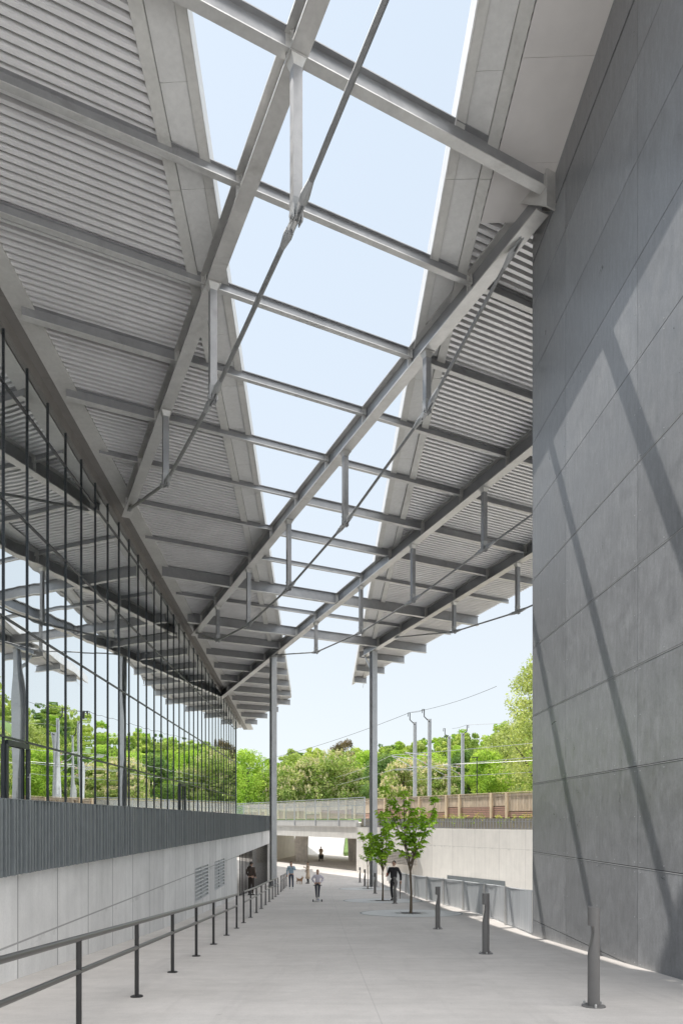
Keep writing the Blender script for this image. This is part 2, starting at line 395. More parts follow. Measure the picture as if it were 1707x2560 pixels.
# ------------------------------------------------------------------ setting: ground
mb = MB()
def strip_pts(y):
    if y < 17: xr = DW(y) + .6
    elif y < 58: xr = np.interp(y, [17, 21.9, 26.3, 30, 34, 38, 44, 52, 58], [4.62, 4.78, 4.57, 4.2, 3.85, 3.62, 3.55, 3.6, 4.6])
    else: xr = 5.2
    return (-17 if y > 33 else BW(y) - .4), xr
ys = [-8 + .5 * i for i in range(140)]
rows = []
for y in ys:
    a, b = strip_pts(y)
    rows.append([(lerp(a, b, k / 6), y, G(y)) for k in range(7)])
vs = [p for r in rows for p in r]; fs = []
for i in range(len(rows) - 1):
    for k in range(6): fs.append((i * 7 + k, i * 7 + k + 1, (i + 1) * 7 + k + 1, (i + 1) * 7 + k))
mb.add(vs, fs)
o = mb.build('walkway', M['walk'], smooth=True); tag(o, 'smooth grey concrete ramp running down to the underpass', 'path', kind='structure')
mb = MB(); mb.add([(-22, 61.4, -4.76), (8, 61.4, -4.76), (8, 135, -4.76), (-22, 135, -4.76)], [(0, 1, 2, 3)])
tag(mb.build('plaza_paving', M['walk']), 'pale paving that continues under the bridge', 'paving', kind='structure')
mb = MB(); mb.add([(-3000, -3000, -7.6), (3000, -3000, -7.6), (3000, 3000, -7.6), (-3000, 3000, -7.6)], [(0, 1, 2, 3)])
tag(mb.build('ground', M['earth']), 'low ground sheet of the surroundings', 'ground', kind='structure')
mb = MB(); mb.add([(-60, -8, G(-8)), (-60, -60, 1.46), (60, -60, 1.46), (60, -8, G(-8)), (BW(-8) - .4, -8, G(-8)), (60, 3, G(3) - .05), (5.6, 3, G(3) - .05), (5.6, -8, G(-8))], [(0, 1, 2, 3), (7, 3, 5, 6)])
tag(mb.build('bounce_paving', M['pale_paving']), 'unseen pale paving added behind the viewer to bounce sunlight', 'paving', kind='structure')  # added out of view to throw sunlight up onto the roof undersides
mb = MB(); mb.add([(5, 16.6, -7.55), (60, 5, -7.55), (60, 20, -7.55), (28, 20, -7.55), (1, 66, -7.55), (1, 60, -7.55), (5, 17, -7.55)], [(0, 1, 2, 3, 4, 5, 6)])
tag(mb.build('lower_court', M['pale_paving']), 'unseen lower court floor below the retaining wall, made pale to bounce light', 'paving', kind='structure')  # floor kept pale so it lights the right roof from below
# walkway edge kerb wall towards the lower court
mb = MB(); yy = [17 + .5 * i for i in range(85)]
for a, b in zip(yy, yy[1:]):
    xa, xb = strip_pts(a)[1], strip_pts(b)[1]
    mb.hexa([(xa, a, -7.6), (xa + .2, a, -7.6), (xb + .2, b, -7.6), (xb, b, -7.6)], [(xa, a, G(a) - .012), (xa + .2, a, G(a) - .012), (xb + .2, b, G(b) - .012), (xb, b, G(b) - .012)])
tag(mb.build('kerb_wall', M['ret_conc']), 'concrete edge of the ramp over the lower court', 'kerb', kind='structure')
# upper ground (railway level)
def plate(name, poly, z0, z1, m, **k):
    b = MB(); b.hexa([(x, y, z0) for x, y in poly], [(x, y, z1) for x, y in poly]); return b.build(name, m, **k)
o = plate('railway_ground', [(RL(25) + .5, 25), (160, 25), (160, 122), (6.0, 122), (6.0, 92), (9, 66), (RL(63.5) + .5, 63.5)], -7.5, .12, M['earth']); tag(o, 'dry railway ground above the retaining wall', 'ground', kind='structure')
o = plate('meadow', [(-14.3, 107), (6.2, 107), (6.2, 121.5), (-14.3, 121.5)], -7.5, .10, M['grass']); tag(o, 'grassy ground beyond the underpass under the chestnuts', 'ground', kind='structure')
o = plate('upper_ground', [(-14.5, 96), (-14.5, 122), (-160, 122), (-160, 96)], -7.5, .12, M['grass']); tag(o, 'grassy upper ground left of the underpass', 'ground', kind='structure')
# hill terrain
def hz(x, y):
    b = x / max(y, 1); d = math.hypot(x, y)
    rise = np.interp(b, [-.6, -.15, 0, .2, .45, .62, .9], [7, 8, 15, 22, 42, 48, 54])
    s_ = min(max((y - 112) / 150, 0), 1); s_ = s_ * s_ * (3 - 2 * s_)
    return .1 + rise * s_ + (1.2 * math.sin(x * .05) * math.cos(y * .043)) * s_
mb = MB(); nx, ny = 60, 36; vs = []
for j in range(ny):
    for i in range(nx):
        y = 118 + j * 10; x = -200 + i * 10 * (1 + j / ny * .6); vs.append((x, y, hz(x, y) - (7 if j == 0 else 0)))
mb.add(vs, [(j * nx + i, j * nx + i + 1, (j + 1) * nx + i + 1, (j + 1) * nx + i) for j in range(ny - 1) for i in range(nx - 1)])
tag(mb.build('hill', M['grass'], smooth=True), 'green hill rising behind the railway', 'hill', kind='structure')

# ------------------------------------------------------------------ canopy roofs
PER, RD = .19, .14                       # rib period and depth
def deck_mesh(s0, s1, tl, tr):
    mb = MB(); prof = []
    s = s0
    while s < s1:
        prof += [(s, 0), (s + .085, 0), (s + .10, RD), (s + .175, RD)]
        s += PER
    vs = []; fs = []
    for s_, h in prof:
        a, b = tl(s_), tr(s_)
        if b < a + .01: b = a + .01
        for t_ in (a, b):
            x, y = xy(s_, t_); vs.append((x, y, CD - SLOPE * s_ + h))
    for i in range(len(prof) - 1):
        fs.append((2 * i, 2 * i + 1, 2 * i + 3, 2 * i + 2))
    mb.add(vs, fs)
    mb.m = [1 if i % 4 in (1, 2) else 0 for i in range(len(fs))]; return mb  # risers and recess tops carry the painted shade
def planpoly(poly, z0, z1, mb=None, mi=0):
    mb = mb or MB(); mb.hexa([(x, y, dz(x, y) + z0) for x, y in poly], [(x, y, dz(x, y) + z1) for x, y in poly], mi); return mb
# strip widths from the gap outwards: flange .22, panels .5, flange .24
def eave(root, E, sgn, y0, y1s):
    ws = [0, .20, .72, .98]
    names = ['eave_lip', 'eave_panels', 'eave_flange']; ms = [M['strip2'], M['strip'], M['strip2']]; zs = [-.03, .012, -.06]
    for k in range(3):
        mb = MB(); a, b = ws[k] * sgn, ws[k + 1] * sgn
        ya, yb = y1s(a), y1s(b)
        st_ = 2.05 if k == 1 else 6.1
        y = y0
        yend = min(ya, yb)
        while y < yend:
            y2 = min(y + st_ - .012, yend); g = .006 * sgn
            if y + st_ >= yend:
                pa, pb = ya, yb
            else: pa = pb = y2
            poly = [(E(y) + a + g, y), (E(y) + b - g, y), (E(pb) + b - g, pb), (E(pa) + a + g, pa)]
            if sgn < 0: poly = poly[::-1]
            planpoly(poly, zs[k], zs[k] + .1 if k != 0 else .5, mb)
            y += st_
        mb.build(names[k], ms[k], root)
    mb = MB(); c = -(.03 if sgn > 0 else .012) * sgn
    ya = y1s(0)
    poly = [(E(y0), y0), (E(y0) + c, y0), (E(ya) + c, ya), (E(ya), ya)]
    if sgn > 0: poly = poly[::-1]
    planpoly(poly, -.04, .53, mb); mb.build('edge_flashing', M['white_edge'] if sgn > 0 else M['strip'], root)
    # dark recess closing the gaps between panels
    poly = [(E(y0) + .21 * sgn, y0), (E(y0) + .97 * sgn, y0), (E(ya) + .97 * sgn, ya - .9), (E(ya) + .21 * sgn, ya - .3)]
    if sgn < 0: poly = poly[::-1]
    planpoly(poly, .115, .14).build('eave_backing', M['joint'], root)
def y_at_t(E, off, T):                   # y where the shifted edge line meets t = T
    # x = E(y)+off ; x*TX + y*TY = T
    m = E(0) + off; n = E(1) - E(0)
    return (T - m * TX) / (n * TX + TY)
TLend, TRend = 22.9, 26.0
s_end = 68.2
rl = thing('canopy_roof', 'left canopy roof of ribbed grey steel between the glass facade and the sky gap', 'canopy roof')
tlm = lambda s: max(t_on(-24, 0, s), (9.0 - s * SY) / TY)
trm = lambda s: min(t_on(EL(0) - .93, -.034, s), TLend)
deck_mesh(6, s_end, lambda s: tlm(s), trm).build('ribbed_deck', [M['deckL'], M['deck_shade']], rl)
eave(rl, EL, -1, 9.0, lambda a: y_at_t(EL, a, TLend))
yB = y_at_t(EL, 0, TLend); yF = y_at_t(lambda y: -24, 0, TLend)
planpoly([(-24, 9.0), (EL(9) - .05, 9.0), (EL(yB) - .05, yB), (-24, yF)], .18, .48).build('roof_covering', M['roof'], rl)
# galvanised edge channel and dark soffit along the facade
y0, y1 = 9, 72
def ribbon(root, name, m, La, Lb, z0, z1, y0, y1, step=None):
    mb = MB(); y = y0; step = step or (y1 - y0)
    while y < y1 - .01:
        e = min(y + step - (.012 if step < y1 - y0 else 0), y1)
        planpoly([(La(y), y), (Lb(y), y), (Lb(e), e), (La(e), e)], z0, z1, mb); y += step
    return mb.build(name, m, root)
ribbon(rl, 'edge_channel', M['strip2'], lambda y: FA(y) + .35, lambda y: FA(y) + .90, -.05, .08, y0, y1)
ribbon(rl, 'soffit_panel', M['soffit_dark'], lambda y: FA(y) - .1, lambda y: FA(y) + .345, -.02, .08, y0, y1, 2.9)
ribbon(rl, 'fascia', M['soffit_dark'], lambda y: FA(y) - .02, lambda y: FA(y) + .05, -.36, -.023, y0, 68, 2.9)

rr = thing('canopy_roof', 'right canopy roof of ribbed grey steel meeting the dark clad building', 'canopy roof')
tlr = lambda s: max(t_on(ER(0) + .93, -.034, s), (9.0 - s * SY) / TY)
trr = lambda s: TRend
s_tip = 50.5
deck_mesh(0, s_tip, tlr, trr).build('ribbed_deck', [M['deckL'], M['deck_shade']], rr)
eave(rr, ER, 1, 9.0, lambda a: y_at_t(ER, a, TRend))
yT = y_at_t(ER, 0, TRend)
planpoly([(ER(9) + .05, 9.0), (22, 9.0), (22.0, (TRend - 22.0 * TX) / TY), (ER(yT) + .05, yT)], .18, .48).build('roof_covering', M['roof'], rr)
mb = MB(); y = 9.0 - 1.93 * 0
while y < 16.0:
    e = min(y + 1.93, 16.15); planpoly([(ER(y) + 1.0, y), (DW(y) + .1, y), (DW(e) + .1, e - .012), (ER(e) + 1.0, e - .012)], -.05, -.015, mb); y += 1.93
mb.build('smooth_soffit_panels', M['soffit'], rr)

# ------------------------------------------------------------------ beams with struts and tie rods
def bz(s): return CB - SLOPE * s
def beam(t_, s0, s1, struts, ends, label, rr_=.045, ext0=None, deep=2.75):
    P = lambda s, dzv=0: (*xy(s, t_), bz(s) + dzv)
    root = thing('roof_beam', label, 'steel beam', P(s1), 0, None)
    b = MB(); b.bar(P(s0, .0), P(s1, .0), .34, .035, off=(0, .0175)); b.build('lower_flange', M['beam'], root)
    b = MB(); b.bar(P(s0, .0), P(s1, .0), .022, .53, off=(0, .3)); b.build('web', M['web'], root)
    b = MB(); b.bar(P(s0, .0), P(s1, .0), .34, .035, off=(0, .5825)); b.build('upper_flange', M['beam'], root)
    # web stiffeners at purlin crossings
    b = MB(); k = -4
    while k < 22:
        s = 11.47 + 2.77 * k
        if s0 + .2 < s < s1 - .2:
            b.bar(P(s, .035), P(s, .565), .30, .02, up=(SX, SY, 0))
        k += 1
    b.build('stiffener', M['beam'], root)
    pts = [P(ends[0], .05)]
    for (s, dr) in struts:
        top, bot = P(s, 0), P(s, -dr)
        b = MB()
        b.bar(P(s, -.10), P(s, -dr + .26), .17, .17, up=(SX, SY, 0))
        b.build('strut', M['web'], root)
        b = MB(); b.bar(P(s, -.012), P(s, -.002), .34, .3, up=(SX, SY, 0))
        b.hexa([(*xy(s + a * .085, t_ + c * .085), bz(s) - .16) for a, c in ((-1, -1), (1, -1), (1, 1), (-1, 1))],
               [(*xy(s + a * .13, t_ + c * .14), bz(s) - .012) for a, c in ((-1, -1), (1, -1), (1, 1), (-1, 1))])
        b.build('strut_head', M['beam'], root)
        b = MB()
        b.hexa([(*xy(s + a * .04, t_ + c * .09), bz(s) - dr + .1) for a, c in ((-1, -1), (1, -1), (1, 1), (-1, 1))],
               [(*xy(s + a * .10, t_ + c * .10), bz(s) - dr + .27) for a, c in ((-1, -1), (1, -1), (1, 1), (-1, 1))])
        for c in (-1, 1):
            p0 = Vector((*xy(s, t_ + c * .085), bz(s) - dr + .16)); p1 = Vector((*xy(s, t_ + c * .085), bz(s) - dr - .09))
            b.bar(p0, p1, .17, .022, up=(TX, TY, 0))
        b.tube([(*xy(s, t_ - .12), bz(s) - dr), (*xy(s, t_ + .12), bz(s) - dr)], .05, 10)
        b.build('strut_fork', M['fork'], root)
        pts.append(P(s, -dr))
    pts.append(P(ends[1], .05))
    # each rod between two nodes, with tapered fork ends
    for a, c in zip(pts, pts[1:]):
        a, c = Vector(a), Vector(c); d = (c - a).normalized(); L = (c - a).length
        b = MB(); b.tube([a + d * .42, c - d * .42], rr_, 10); rod = b.build('tie_rod', M['rod'], root, smooth=True)
        for q, dd in ((a, d), (c, -d)):
            b = MB(); b.tube([q + dd * .66, q + dd * .40, q + dd * .28], [rr_ * 1.05, rr_ * 1.75, rr_ * 1.6], 10)
            sd = Vector((TX, TY, 0))
            for cc in (-1, 1):
                b.bar(q - dd * .06 + sd * cc * .038, q + dd * .34 + sd * cc * .038, .026, .13)
                n_ = 12; 
            b.tube([q - sd * .07, q + sd * .07], .052, 12)
            b.build('rod_fork', M['fork'], rod)
    return root, P
r1, P1 = beam(4.82, 0.5, 28.55, [(6.3, 2.25), (11.34, 2.76), (16.5, 2.74), (21.6, 2.2)], (1.6, 28.0), 'topmost roof beam, nearest the viewer, crossing the sky gap at the top of the photo', .05)
wall_s = 11.7
r2, P2 = beam(10.85, wall_s, 41.1, [(16.25, 1.6), (21.25, 2.45), (26.3, 2.75), (31.25, 2.6), (36.2, 1.8)], (12.4, 40.6), 'second roof beam from the top, running from the dark wall bracket to the glass facade')
r3, P3 = beam(16.75, 6.0, 56.3, [(11.2, 1.5), (16.2, 2.2), (21.2, 2.3), (26.2, 2.45), (31.05, 2.3), (36.5, 1.7)], (7.5, 43.0), 'third roof beam from the top, carried by the left post', .04)
r4, P4 = beam(22.45, 8.0, 41.2, [(11.2, 1.5), (16, 2.2), (21, 2.5), (25.9, 2.3), (31, 1.6)], (8.2, 37.2), 'roof beam farthest from the viewer, carried by the right post', .04)
# wall bracket of beam 2
b = MB()
b.bar(P2(wall_s - .35, -.25), P2(wall_s - .35, .75), .04, .46, up=(TX, TY, 0))
for c in (-.17, .17):
    q = [Vector((*xy(wall_s - .33, 10.85 + c), bz(wall_s) - .2)), Vector((*xy(wall_s - .33, 10.85 + c), bz(wall_s) + .7)), Vector((*xy(wall_s + .55, 10.85 + c), bz(wall_s) + .56))]
    e = Vector((TX, TY, 0)) * .02
    b.hexa([v - e for v in q], [v + e for v in q])
b.build('wall_bracket', M['beam'], r2)
# tip brace of beam 4
b = MB(); b.tube([P4(40.2, -1.15), P4(41.1, .1)], .07, 8); b.build('tip_brace', M['purlin'], r4)

# ------------------------------------------------------------------ purlins
ords = ['first', 'second', 'third', 'fourth', 'fifth', 'sixth', 'seventh', 'eighth', 'ninth', 'tenth', 'eleventh']
beams_t = [(4.82, .5, 28.5), (10.85, wall_s, 41.1), (16.75, 6, 56.3), (22.45, 8, 41.2)]
for k in range(-1, 21):
    s = 11.47 + 2.77 * k
    ta = t_on(FA(0) + .62, -.021, s)
    if k > 10: segs = [(ta, min(t_on(EL(0), -.034, s), TLend + .25), 'L')]
    else: segs = [(ta, TRend + .1, 'A')]
    if 10 < k <= 13: segs.append((t_on(ER(0) + .05, -.034, s), TRend + .1, 'R'))
    if k == 0: segs = [(ta, 10.7, 'A'), ]
    if k == -1: segs = [(ta, 4.6, 'L')]
    for a, b_, side in segs:
        if b_ - a < .5: continue
        if k == 0: h, wd = .40, .22
        elif k in (3, 4): h, wd = .34, .20
        elif k in (8, 10): h, wd = .55, .22
        elif k > 10: h, wd = .46, .2
        elif k in (1, 2): h, wd = .26, .15
        else: h, wd = .20, .12
        if k < 0: lab = 'galvanised purlin above the left deck beyond the top edge'
        elif k > 10 and side == 'L': lab = ['deep purlin just past the last gap crossing, under the left roof', 'purlin under the left roof, second beyond the last gap crossing', 'purlin under the left roof behind the left post', 'purlin near the stepped end of the left roof, fourth from its tip', 'purlin third from the stepped tip of the left roof', 'second last purlin at the stepped tip of the left roof', 'last purlin at the far tip of the left roof', 'short purlin stub at the far facade corner', 'far purlin stub hidden beyond the facade corner', 'farthest purlin stub hidden beyond the facade corner'][min(k - 11, 9)]
        elif k > 10: lab = ['purlin under the right roof just behind the right post', 'second purlin behind the right post under the right roof', 'last short purlin at the pointed tip of the right roof'][min(k - 11, 2)]
        else: lab = 'galvanised cross purlin spanning the sky gap, %s from the top of the photo' % ords[k]
        root = thing('purlin', lab, 'steel purlin', (*xy(s, a), CD - SLOPE * s - h), 0)
        # cut into spans at the main beams
        cuts = [a] + [t_ for t_, u0, u1 in beams_t if a + .3 < t_ < b_ - .3 and u0 <= s <= u1] + [b_]
        for p, q in zip(cuts, cuts[1:]):
            hh, ww = h, wd
            if k in (1, 2) and p > 10: hh, ww = .26, .15
            if k in (3, 4) and p > 4: hh, ww = .24, .14
            if k in (5, 6) and p > 9: hh, ww = .34, .17
            p2 = p + (.03 if p in [c for c, *_ in beams_t] else 0); q2 = q - (.03 if q in [c for c, *_ in beams_t] else 0)
            z = CD - SLOPE * s - hh - .003
            b = MB(); b.ibeam((*xy(s, p2), z), (*xy(s, q2), z), ww, hh)
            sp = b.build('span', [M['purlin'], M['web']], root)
            for e, sg in ((p2, 1), (q2, -1)):
                if e in (a, b_) and not (k == 0 and e == b_): continue
                b = MB(); b.bar((*xy(s, e + sg * .012), z - .02), (*xy(s, e + sg * .03), z - .02), ww + .05, hh + .02, off=(0, hh / 2))
                for i in range(3):
                    for c in (-1, 1):
                        b.tube([(*xy(s + c * (ww / 2 - .02), e + sg * .02), z + .06 + i * (hh - .12) / 2), (*xy(s + c * (ww / 2 - .02), e + sg * .07), z + .06 + i * (hh - .12) / 2)], .016, 6)
                b.build('end_plate', M['beam'], sp)

# ------------------------------------------------------------------ posts
def post(x, y, ztop, label):
    root = thing('canopy_post', label, 'steel post', (x, y, G(y)))
    z0 = G(y); b = MB(); rz = math.atan2(TY, TX)
    ca, sa = math.cos(rz), math.sin(rz)
    for c in (-1, 1):
        b.box((x - sa * c * .19, y + ca * c * .19, (z0 + ztop) / 2), (.36, .035, ztop - z0 - .01), rz)
    b.box((x, y, (z0 + ztop) / 2), (.02, .345, ztop - z0 - .02), rz)
    b.build('shaft', M['post'], root)
    b = MB(); b.box((x, y, z0 + .02), (.6, .6, .04), rz); b.build('base_plate', M['post'], root)
    b = MB(); b.box((x, y, ztop + .012), (.44, .46, .02), rz); b.build('cap_plate', M['beam'], root)
    return root
x, y = xy(43.3, 16.75); post(x, y, bz(43.3) - .03, 'tall galvanised post at the end of the left handrail, carrying the third beam')
x, y = xy(39.9, 22.45); post(x, y, bz(39.9) - .03, 'tall galvanised post behind the young trees, carrying the far beam')

# ------------------------------------------------------------------ glazed building on the left
gb = thing('glazed_building', 'long building with mirror glass facade along the raised terrace', 'building', (FA(30), 30, -.7))
bays = []
Yb = []
for i in range(0, 40):
    u = 2.325 + .171 * (i - 6)       # 1/u spacing on the facade
    Yb.append(8.5 * u)
Yb = [y for y in Yb if 8 < y < 65.5]
zf = -.70
tz = [2.2, 5.35, 8.42, 11.5]
def ftop(y): return dz(FA(y), y) - .35
for i, (a, b_) in enumerate(zip(Yb, Yb[1:])):
    mb = MB(); xa, xb = FA(a), FA(b_)
    mb.add([(xa, a, zf), (xb, b_, zf), (xb, b_, ftop(b_)), (xa, a, ftop(a))], [(0, 1, 2, 3)])
    o = mb.build('window', M['glass'], gb)
    o.rotation_euler = (0, 0, 0)
for i, a in enumerate(Yb + [Yb[-1] + 1.45]):
    if a > Yb[-1]: break
    mb = MB(); mb.box((FA(a) + .02, a, (zf + ftop(a)) / 2), (.035, .03, ftop(a) - zf)); mb.build('mullion', M['frame'], gb)
for z in tz:
    mb = MB(); ye = Yb[-1]
    for a, b_ in zip(Yb, Yb[1:]):
        if z < ftop(b_): mb.bar((FA(a) + .015, a + .03, z), (FA(b_) + .015, b_ - .03, z), .05, .05)
    mb.build('transom', M['frame'], gb)
# doors (two leaves seen in the lowest row)
for (i0) in (2, 5, 20):
    a, b_ = Yb[i0], Yb[i0 + 1]
    if i0 == 2: pass
    d = None; mb = MB(); x_ = FA((a + b_) / 2) + .07
    for yy_ in (a + .08, b_ - .08): mb.box((x_, yy_, .66), (.06, .10, 2.7))
    mb.box((x_, (a + b_) / 2, 2.06), (.06, b_ - a - .2, .14)); mb.box((x_, (a + b_) / 2, -.6), (.06, b_ - a - .2, .16))
    d = mb.build('door', M['frame'], gb)
    mb = MB(); mb.tube([(x_ + .09, b_ - .2, .1), (x_ + .09, b_ - .2, 1.3)], .018, 8)
    for zz in (.2, 1.2): mb.tube([(x_ + .02, b_ - .2, zz), (x_ + .09, b_ - .2, zz)], .012, 6)
    mb.build('handle', M['beam'], d)
# interior that shows through the glass
mb = MB(); mb.hexa([(-20, 6, -.9), (FA(6) - .05, 6, -.9), (FA(66) - .05, 66, -.9), (-20, 66, -.9)], [(-20, 6, zf), (FA(6) - .05, 6, zf), (FA(66) - .05, 66, zf), (-20, 66, zf)]); mb.build('floor_slab', M['interior_floor'], gb)
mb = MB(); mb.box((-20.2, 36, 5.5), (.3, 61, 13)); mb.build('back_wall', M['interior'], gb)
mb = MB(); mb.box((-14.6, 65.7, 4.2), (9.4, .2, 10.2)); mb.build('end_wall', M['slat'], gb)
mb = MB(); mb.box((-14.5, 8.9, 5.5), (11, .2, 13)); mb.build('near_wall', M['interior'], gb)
for y_ in (18.4, 29.4, 41, 52.8):
    mb = MB(); mb.box((FA(y_) - .9, y_, (zf + dz(-9, y_)) / 2), (.34, .34, dz(-9, y_) - zf)); mb.build('inner_column', M['post'], gb)
# terrace slab
mb = MB()
mb.hexa([(FA(4), 4, -1.0), (BW(4) - .05, 4, -1.0), (BW(53) - .05, 53, -1.0), (FA(66), 66, -1.0)], [(FA(4), 4, zf - .02), (BW(4) - .05, 4, zf - .02), (BW(53) - .05, 53, zf - .02), (FA(66), 66, zf - .02)])
mb.build('terrace_floor', M['white_conc'], gb)

# concrete base wall with doorway
bw = thing('base_wall', 'pale cast concrete base wall with form joints below the grey slats', 'wall', (BW(20), 20, G(20)))
mb = MB()
def wseg(a, b_, z0a, z0b, z1, th=.3, off=0):
    mb.hexa([(BW(a) - th + off, a, z0a), (BW(a) + off, a, z0a), (BW(b_) + off, b_, z0b), (BW(b_) - th + off, b_, z0b)], [(BW(a) - th + off, a, z1), (BW(a) + off, a, z1), (BW(b_) + off, b_, z1), (BW(b_) - th + off, b_, z1)])
LV = [(23.0, 25.6), (26.95, 29.55)]
wseg(2, 23.0, -7.5, -7.5, -.76); wseg(25.6, 26.95, -7.5, -7.5, -.76); wseg(29.55, 33.5, -7.5, -7.5, -.76)
for a, b_ in LV: wseg(a, b_, -1.62, -1.62, -.76); wseg(a, b_, -7.5, -7.5, -2.74)
wseg(33.5, 52.5, -1.74, -1.74, -.76)
wseg(51.7, 52.5, -7.5, -7.5, -1.743)
mb.build('wall', M['base_conc'], bw)
for a, b_ in LV:
    mb = MB(); n_ = 9
    for i in range(n_):
        z = -1.68 - i * (1.02 / (n_ - 1))
        mb.hexa([(BW(a) - .13, a, z + .03), (BW(a) + .0, a, z - .055), (BW(b_) + .0, b_, z - .055), (BW(b_) - .13, b_, z + .03)], [(BW(a) - .13, a, z + .045), (BW(a) + .012, a, z - .04), (BW(b_) + .012, b_, z - .04), (BW(b_) - .13, b_, z + .045)])
    for q in (a, b_ , (a + b_) / 2): mb.box((BW(q) - .03, q, -2.18), (.05, .05, 1.12))
    lv = mb.build('louvre', M['ring'], bw)
    mb = MB(); mb.box((BW(a) - .22, (a + b_) / 2, -2.18), (.02, b_ - a, 1.1)); mb.build('louvre_recess', M['joint'], lv)
mb = MB(); mb.box((BW(34.2) - .3, 34.2, -3.3), (.3, .2, 3.1)); mb.build('door_reveal', M['slat'], bw)
# inner passage behind the bars
pw = MB(); pw.hexa([(-17, 33.2, -7), (BW(33) - .31, 33.2, -7), (BW(33) - .31, 33.45, -7), (-17, 33.45, -7)], [(-17, 33.2, -1.01), (BW(33) - .31, 33.2, -1.01), (BW(33) - .31, 33.45, -1.01), (-17, 33.45, -1.01)])
pw.build('passage_wall', M['base_conc'], bw)
# bar screen
bs = thing('bar_screen', 'screen of thin dark vertical bars under the end of the concrete wall', 'screen', (BW(42), 42, G(42)))
mb = MB(); y = 35.6
while y < 51.6:
    mb.box((BW(y) - .12, y, (-1.75 + G(y)) / 2), (.05, .05, -1.75 - G(y) - .02)); y += .62
mb.build('bars', M['bar_dark'], bs)
mb = MB(); mb.bar((BW(35.5) - .12, 35.5, G(35.5) + .08), (BW(51.6) - .12, 51.6, G(51.6) + .08), .06, .05); mb.build('bottom_rail', M['bar_dark'], bs)

# slat balustrade
sb = thing('slat_balustrade', 'grey steel balustrade of close vertical slats on the concrete base wall', 'balustrade', (BW(20), 20, -.75))
mb = MB(); y = 4.0; rr2 = random.Random(3)
while y < 52.4:
    d = .05 + rr2.choice([0, .012, .03])
    x_ = BW(y) + .05
    mb.box((x_ + d / 2, y, -.24), (d + .02, .045, 1.04)); y += .125
mb.build('slats', M['slat'], sb)
mb = MB(); mb.bar((BW(4) + .02, 4, -.24), (BW(52.4) + .02, 52.4, -.24), .05, 1.0); mb.build('backing_sheet', M['slat'], sb)
mb = MB(); mb.bar((BW(4) + .06, 4, .285), (BW(52.4) + .06, 52.4, .285), .12, .012); mb.build('top_rail', M['slat'], sb)

# ------------------------------------------------------------------ right dark building
db = thing('dark_clad_building', 'tall building clad in mottled anthracite panels on the right', 'building', (DW(12), 12, G(12)))
mb = MB(); q = [(DW(7.95) + .06, 7.95), (20, 7.95), (20, 16.56), (DW(16.6) + .06, 16.56)]
mb.hexa([(x, y, -7.5) for x, y in q], [(x, y, dz(x, y) - .06) for x, y in q]); mb.build('wall', M['joint'], db)
mb = MB(); mr = MB()
cols_ = [(7.90, 11.14), (11.14, 14.38), (14.38, 16.6)]
rows_ = [-7.2] + [-.757 + 1.62 * n for n in range(-3, 9)] + [13.25, 16]
def wtop(y): return dz(DW(y), y) - .02
for (a, b_) in cols_:
    for z0, z1 in zip(rows_, rows_[1:]):
        g = .007; ga = .05 if z0 == 13.25 else g; a2, b2 = a + g * .6, b_ - g * .6
        bot = max(z0 + ga, -9)
        ta_, tb_ = min(z1 - g, wtop(a2)), min(z1 - g, wtop(b2))
        if ta_ <= bot + .02: continue
        if tb_ <= bot + .02: tb_ = bot + .02
        # thin bevelled face
        bx = lambda y, o: DW(y) + o
        mb.hexa([(bx(a2, .03), a2, bot), (bx(a2, .0), a2, bot), (bx(b2, .0), b2, bot), (bx(b2, .03), b2, bot)],
                [(bx(a2, .03), a2, ta_), (bx(a2, .0), a2, ta_), (bx(b2, .0), b2, tb_), (bx(b2, .03), b2, tb_)])
        if z1 < 10 and z0 > -4:
            n_ = 5
            for i in range(n_):
                yy_ = a2 + .09 + (b2 - a2 - .18) * i / (n_ - 1)
                for zz in ([bot + .07, (bot + z1) / 2, z1 - .08] if i in (0, n_ - 1, 2) else [bot + .07, z1 - .08]):
                    mr.box((DW(yy_) - .003, yy_, zz), (.006, .016, .016))
for z in rows_[4:9]:
    me_ = MB(); me_.bar((DW(7.92) - .004, 7.92, z - .011), (DW(16.58) - .004, 16.58, z - .011), .008, .007)
    me_.build('edge_glint', M['rivet'], db)  # pale bars stand in for light caught along the panel edges
mb.build('cladding', M['clad'], db); mr.build('rivets', M['rivet'], db)
mb = MB(); mb.box((DW(16.6) + 7.6, 16.59, 3), (15.2, .05, 20.8)); mb.build('end_cladding', M['clad'], db)

# ------------------------------------------------------------------ handrails
def handrail(ys_, label):
    X = lambda y: -2.22 - .031 * y
    root = thing('handrail', label, 'handrail', (X(ys_[0]), ys_[0], G(ys_[0])))
    for y in ys_:
        z = G(y); mb = MB(); mb.tube([(X(y), y, z), (X(y), y, z + .90)], .026, 12)
        p_ = mb.build('upright', M['bar_dark'], root, smooth=True)
        mb = MB(); mb.lathe([(.075, 0), (.075, .012), (.03, .016)], (X(y), y, z + .002), 16); mb.build('base_plate', M['bar_dark'], p_)
    for h, r_ in ((.905, .030), (.60, .026)):
        pts = [(X(y), y, G(y) + h) for y in ys_]
        mb = MB(); mb.tube(pts, r_, 12); mb.build('rail', M['railm'], root, smooth=True)
M['railm'] = mat('satin_rail_steel', (.11, .105, .10), .32, .6, .05, 4)
handrail([2.3, 4.35, 6.42, 8.45, 10.5, 12.52, 14.55, 16.6, 18.6], 'dark steel handrail nearest the viewer along the left of the ramp')
handrail([20.3, 22.35, 24.4, 26.45, 28.5, 30.6, 32.7, 34.8, 37.0], 'dark steel handrail in the middle of the ramp, ending by the left post')
handrail([39.6, 41.3, 43, 44.7, 46.4], 'short far handrail beside the woman in the blue jacket')

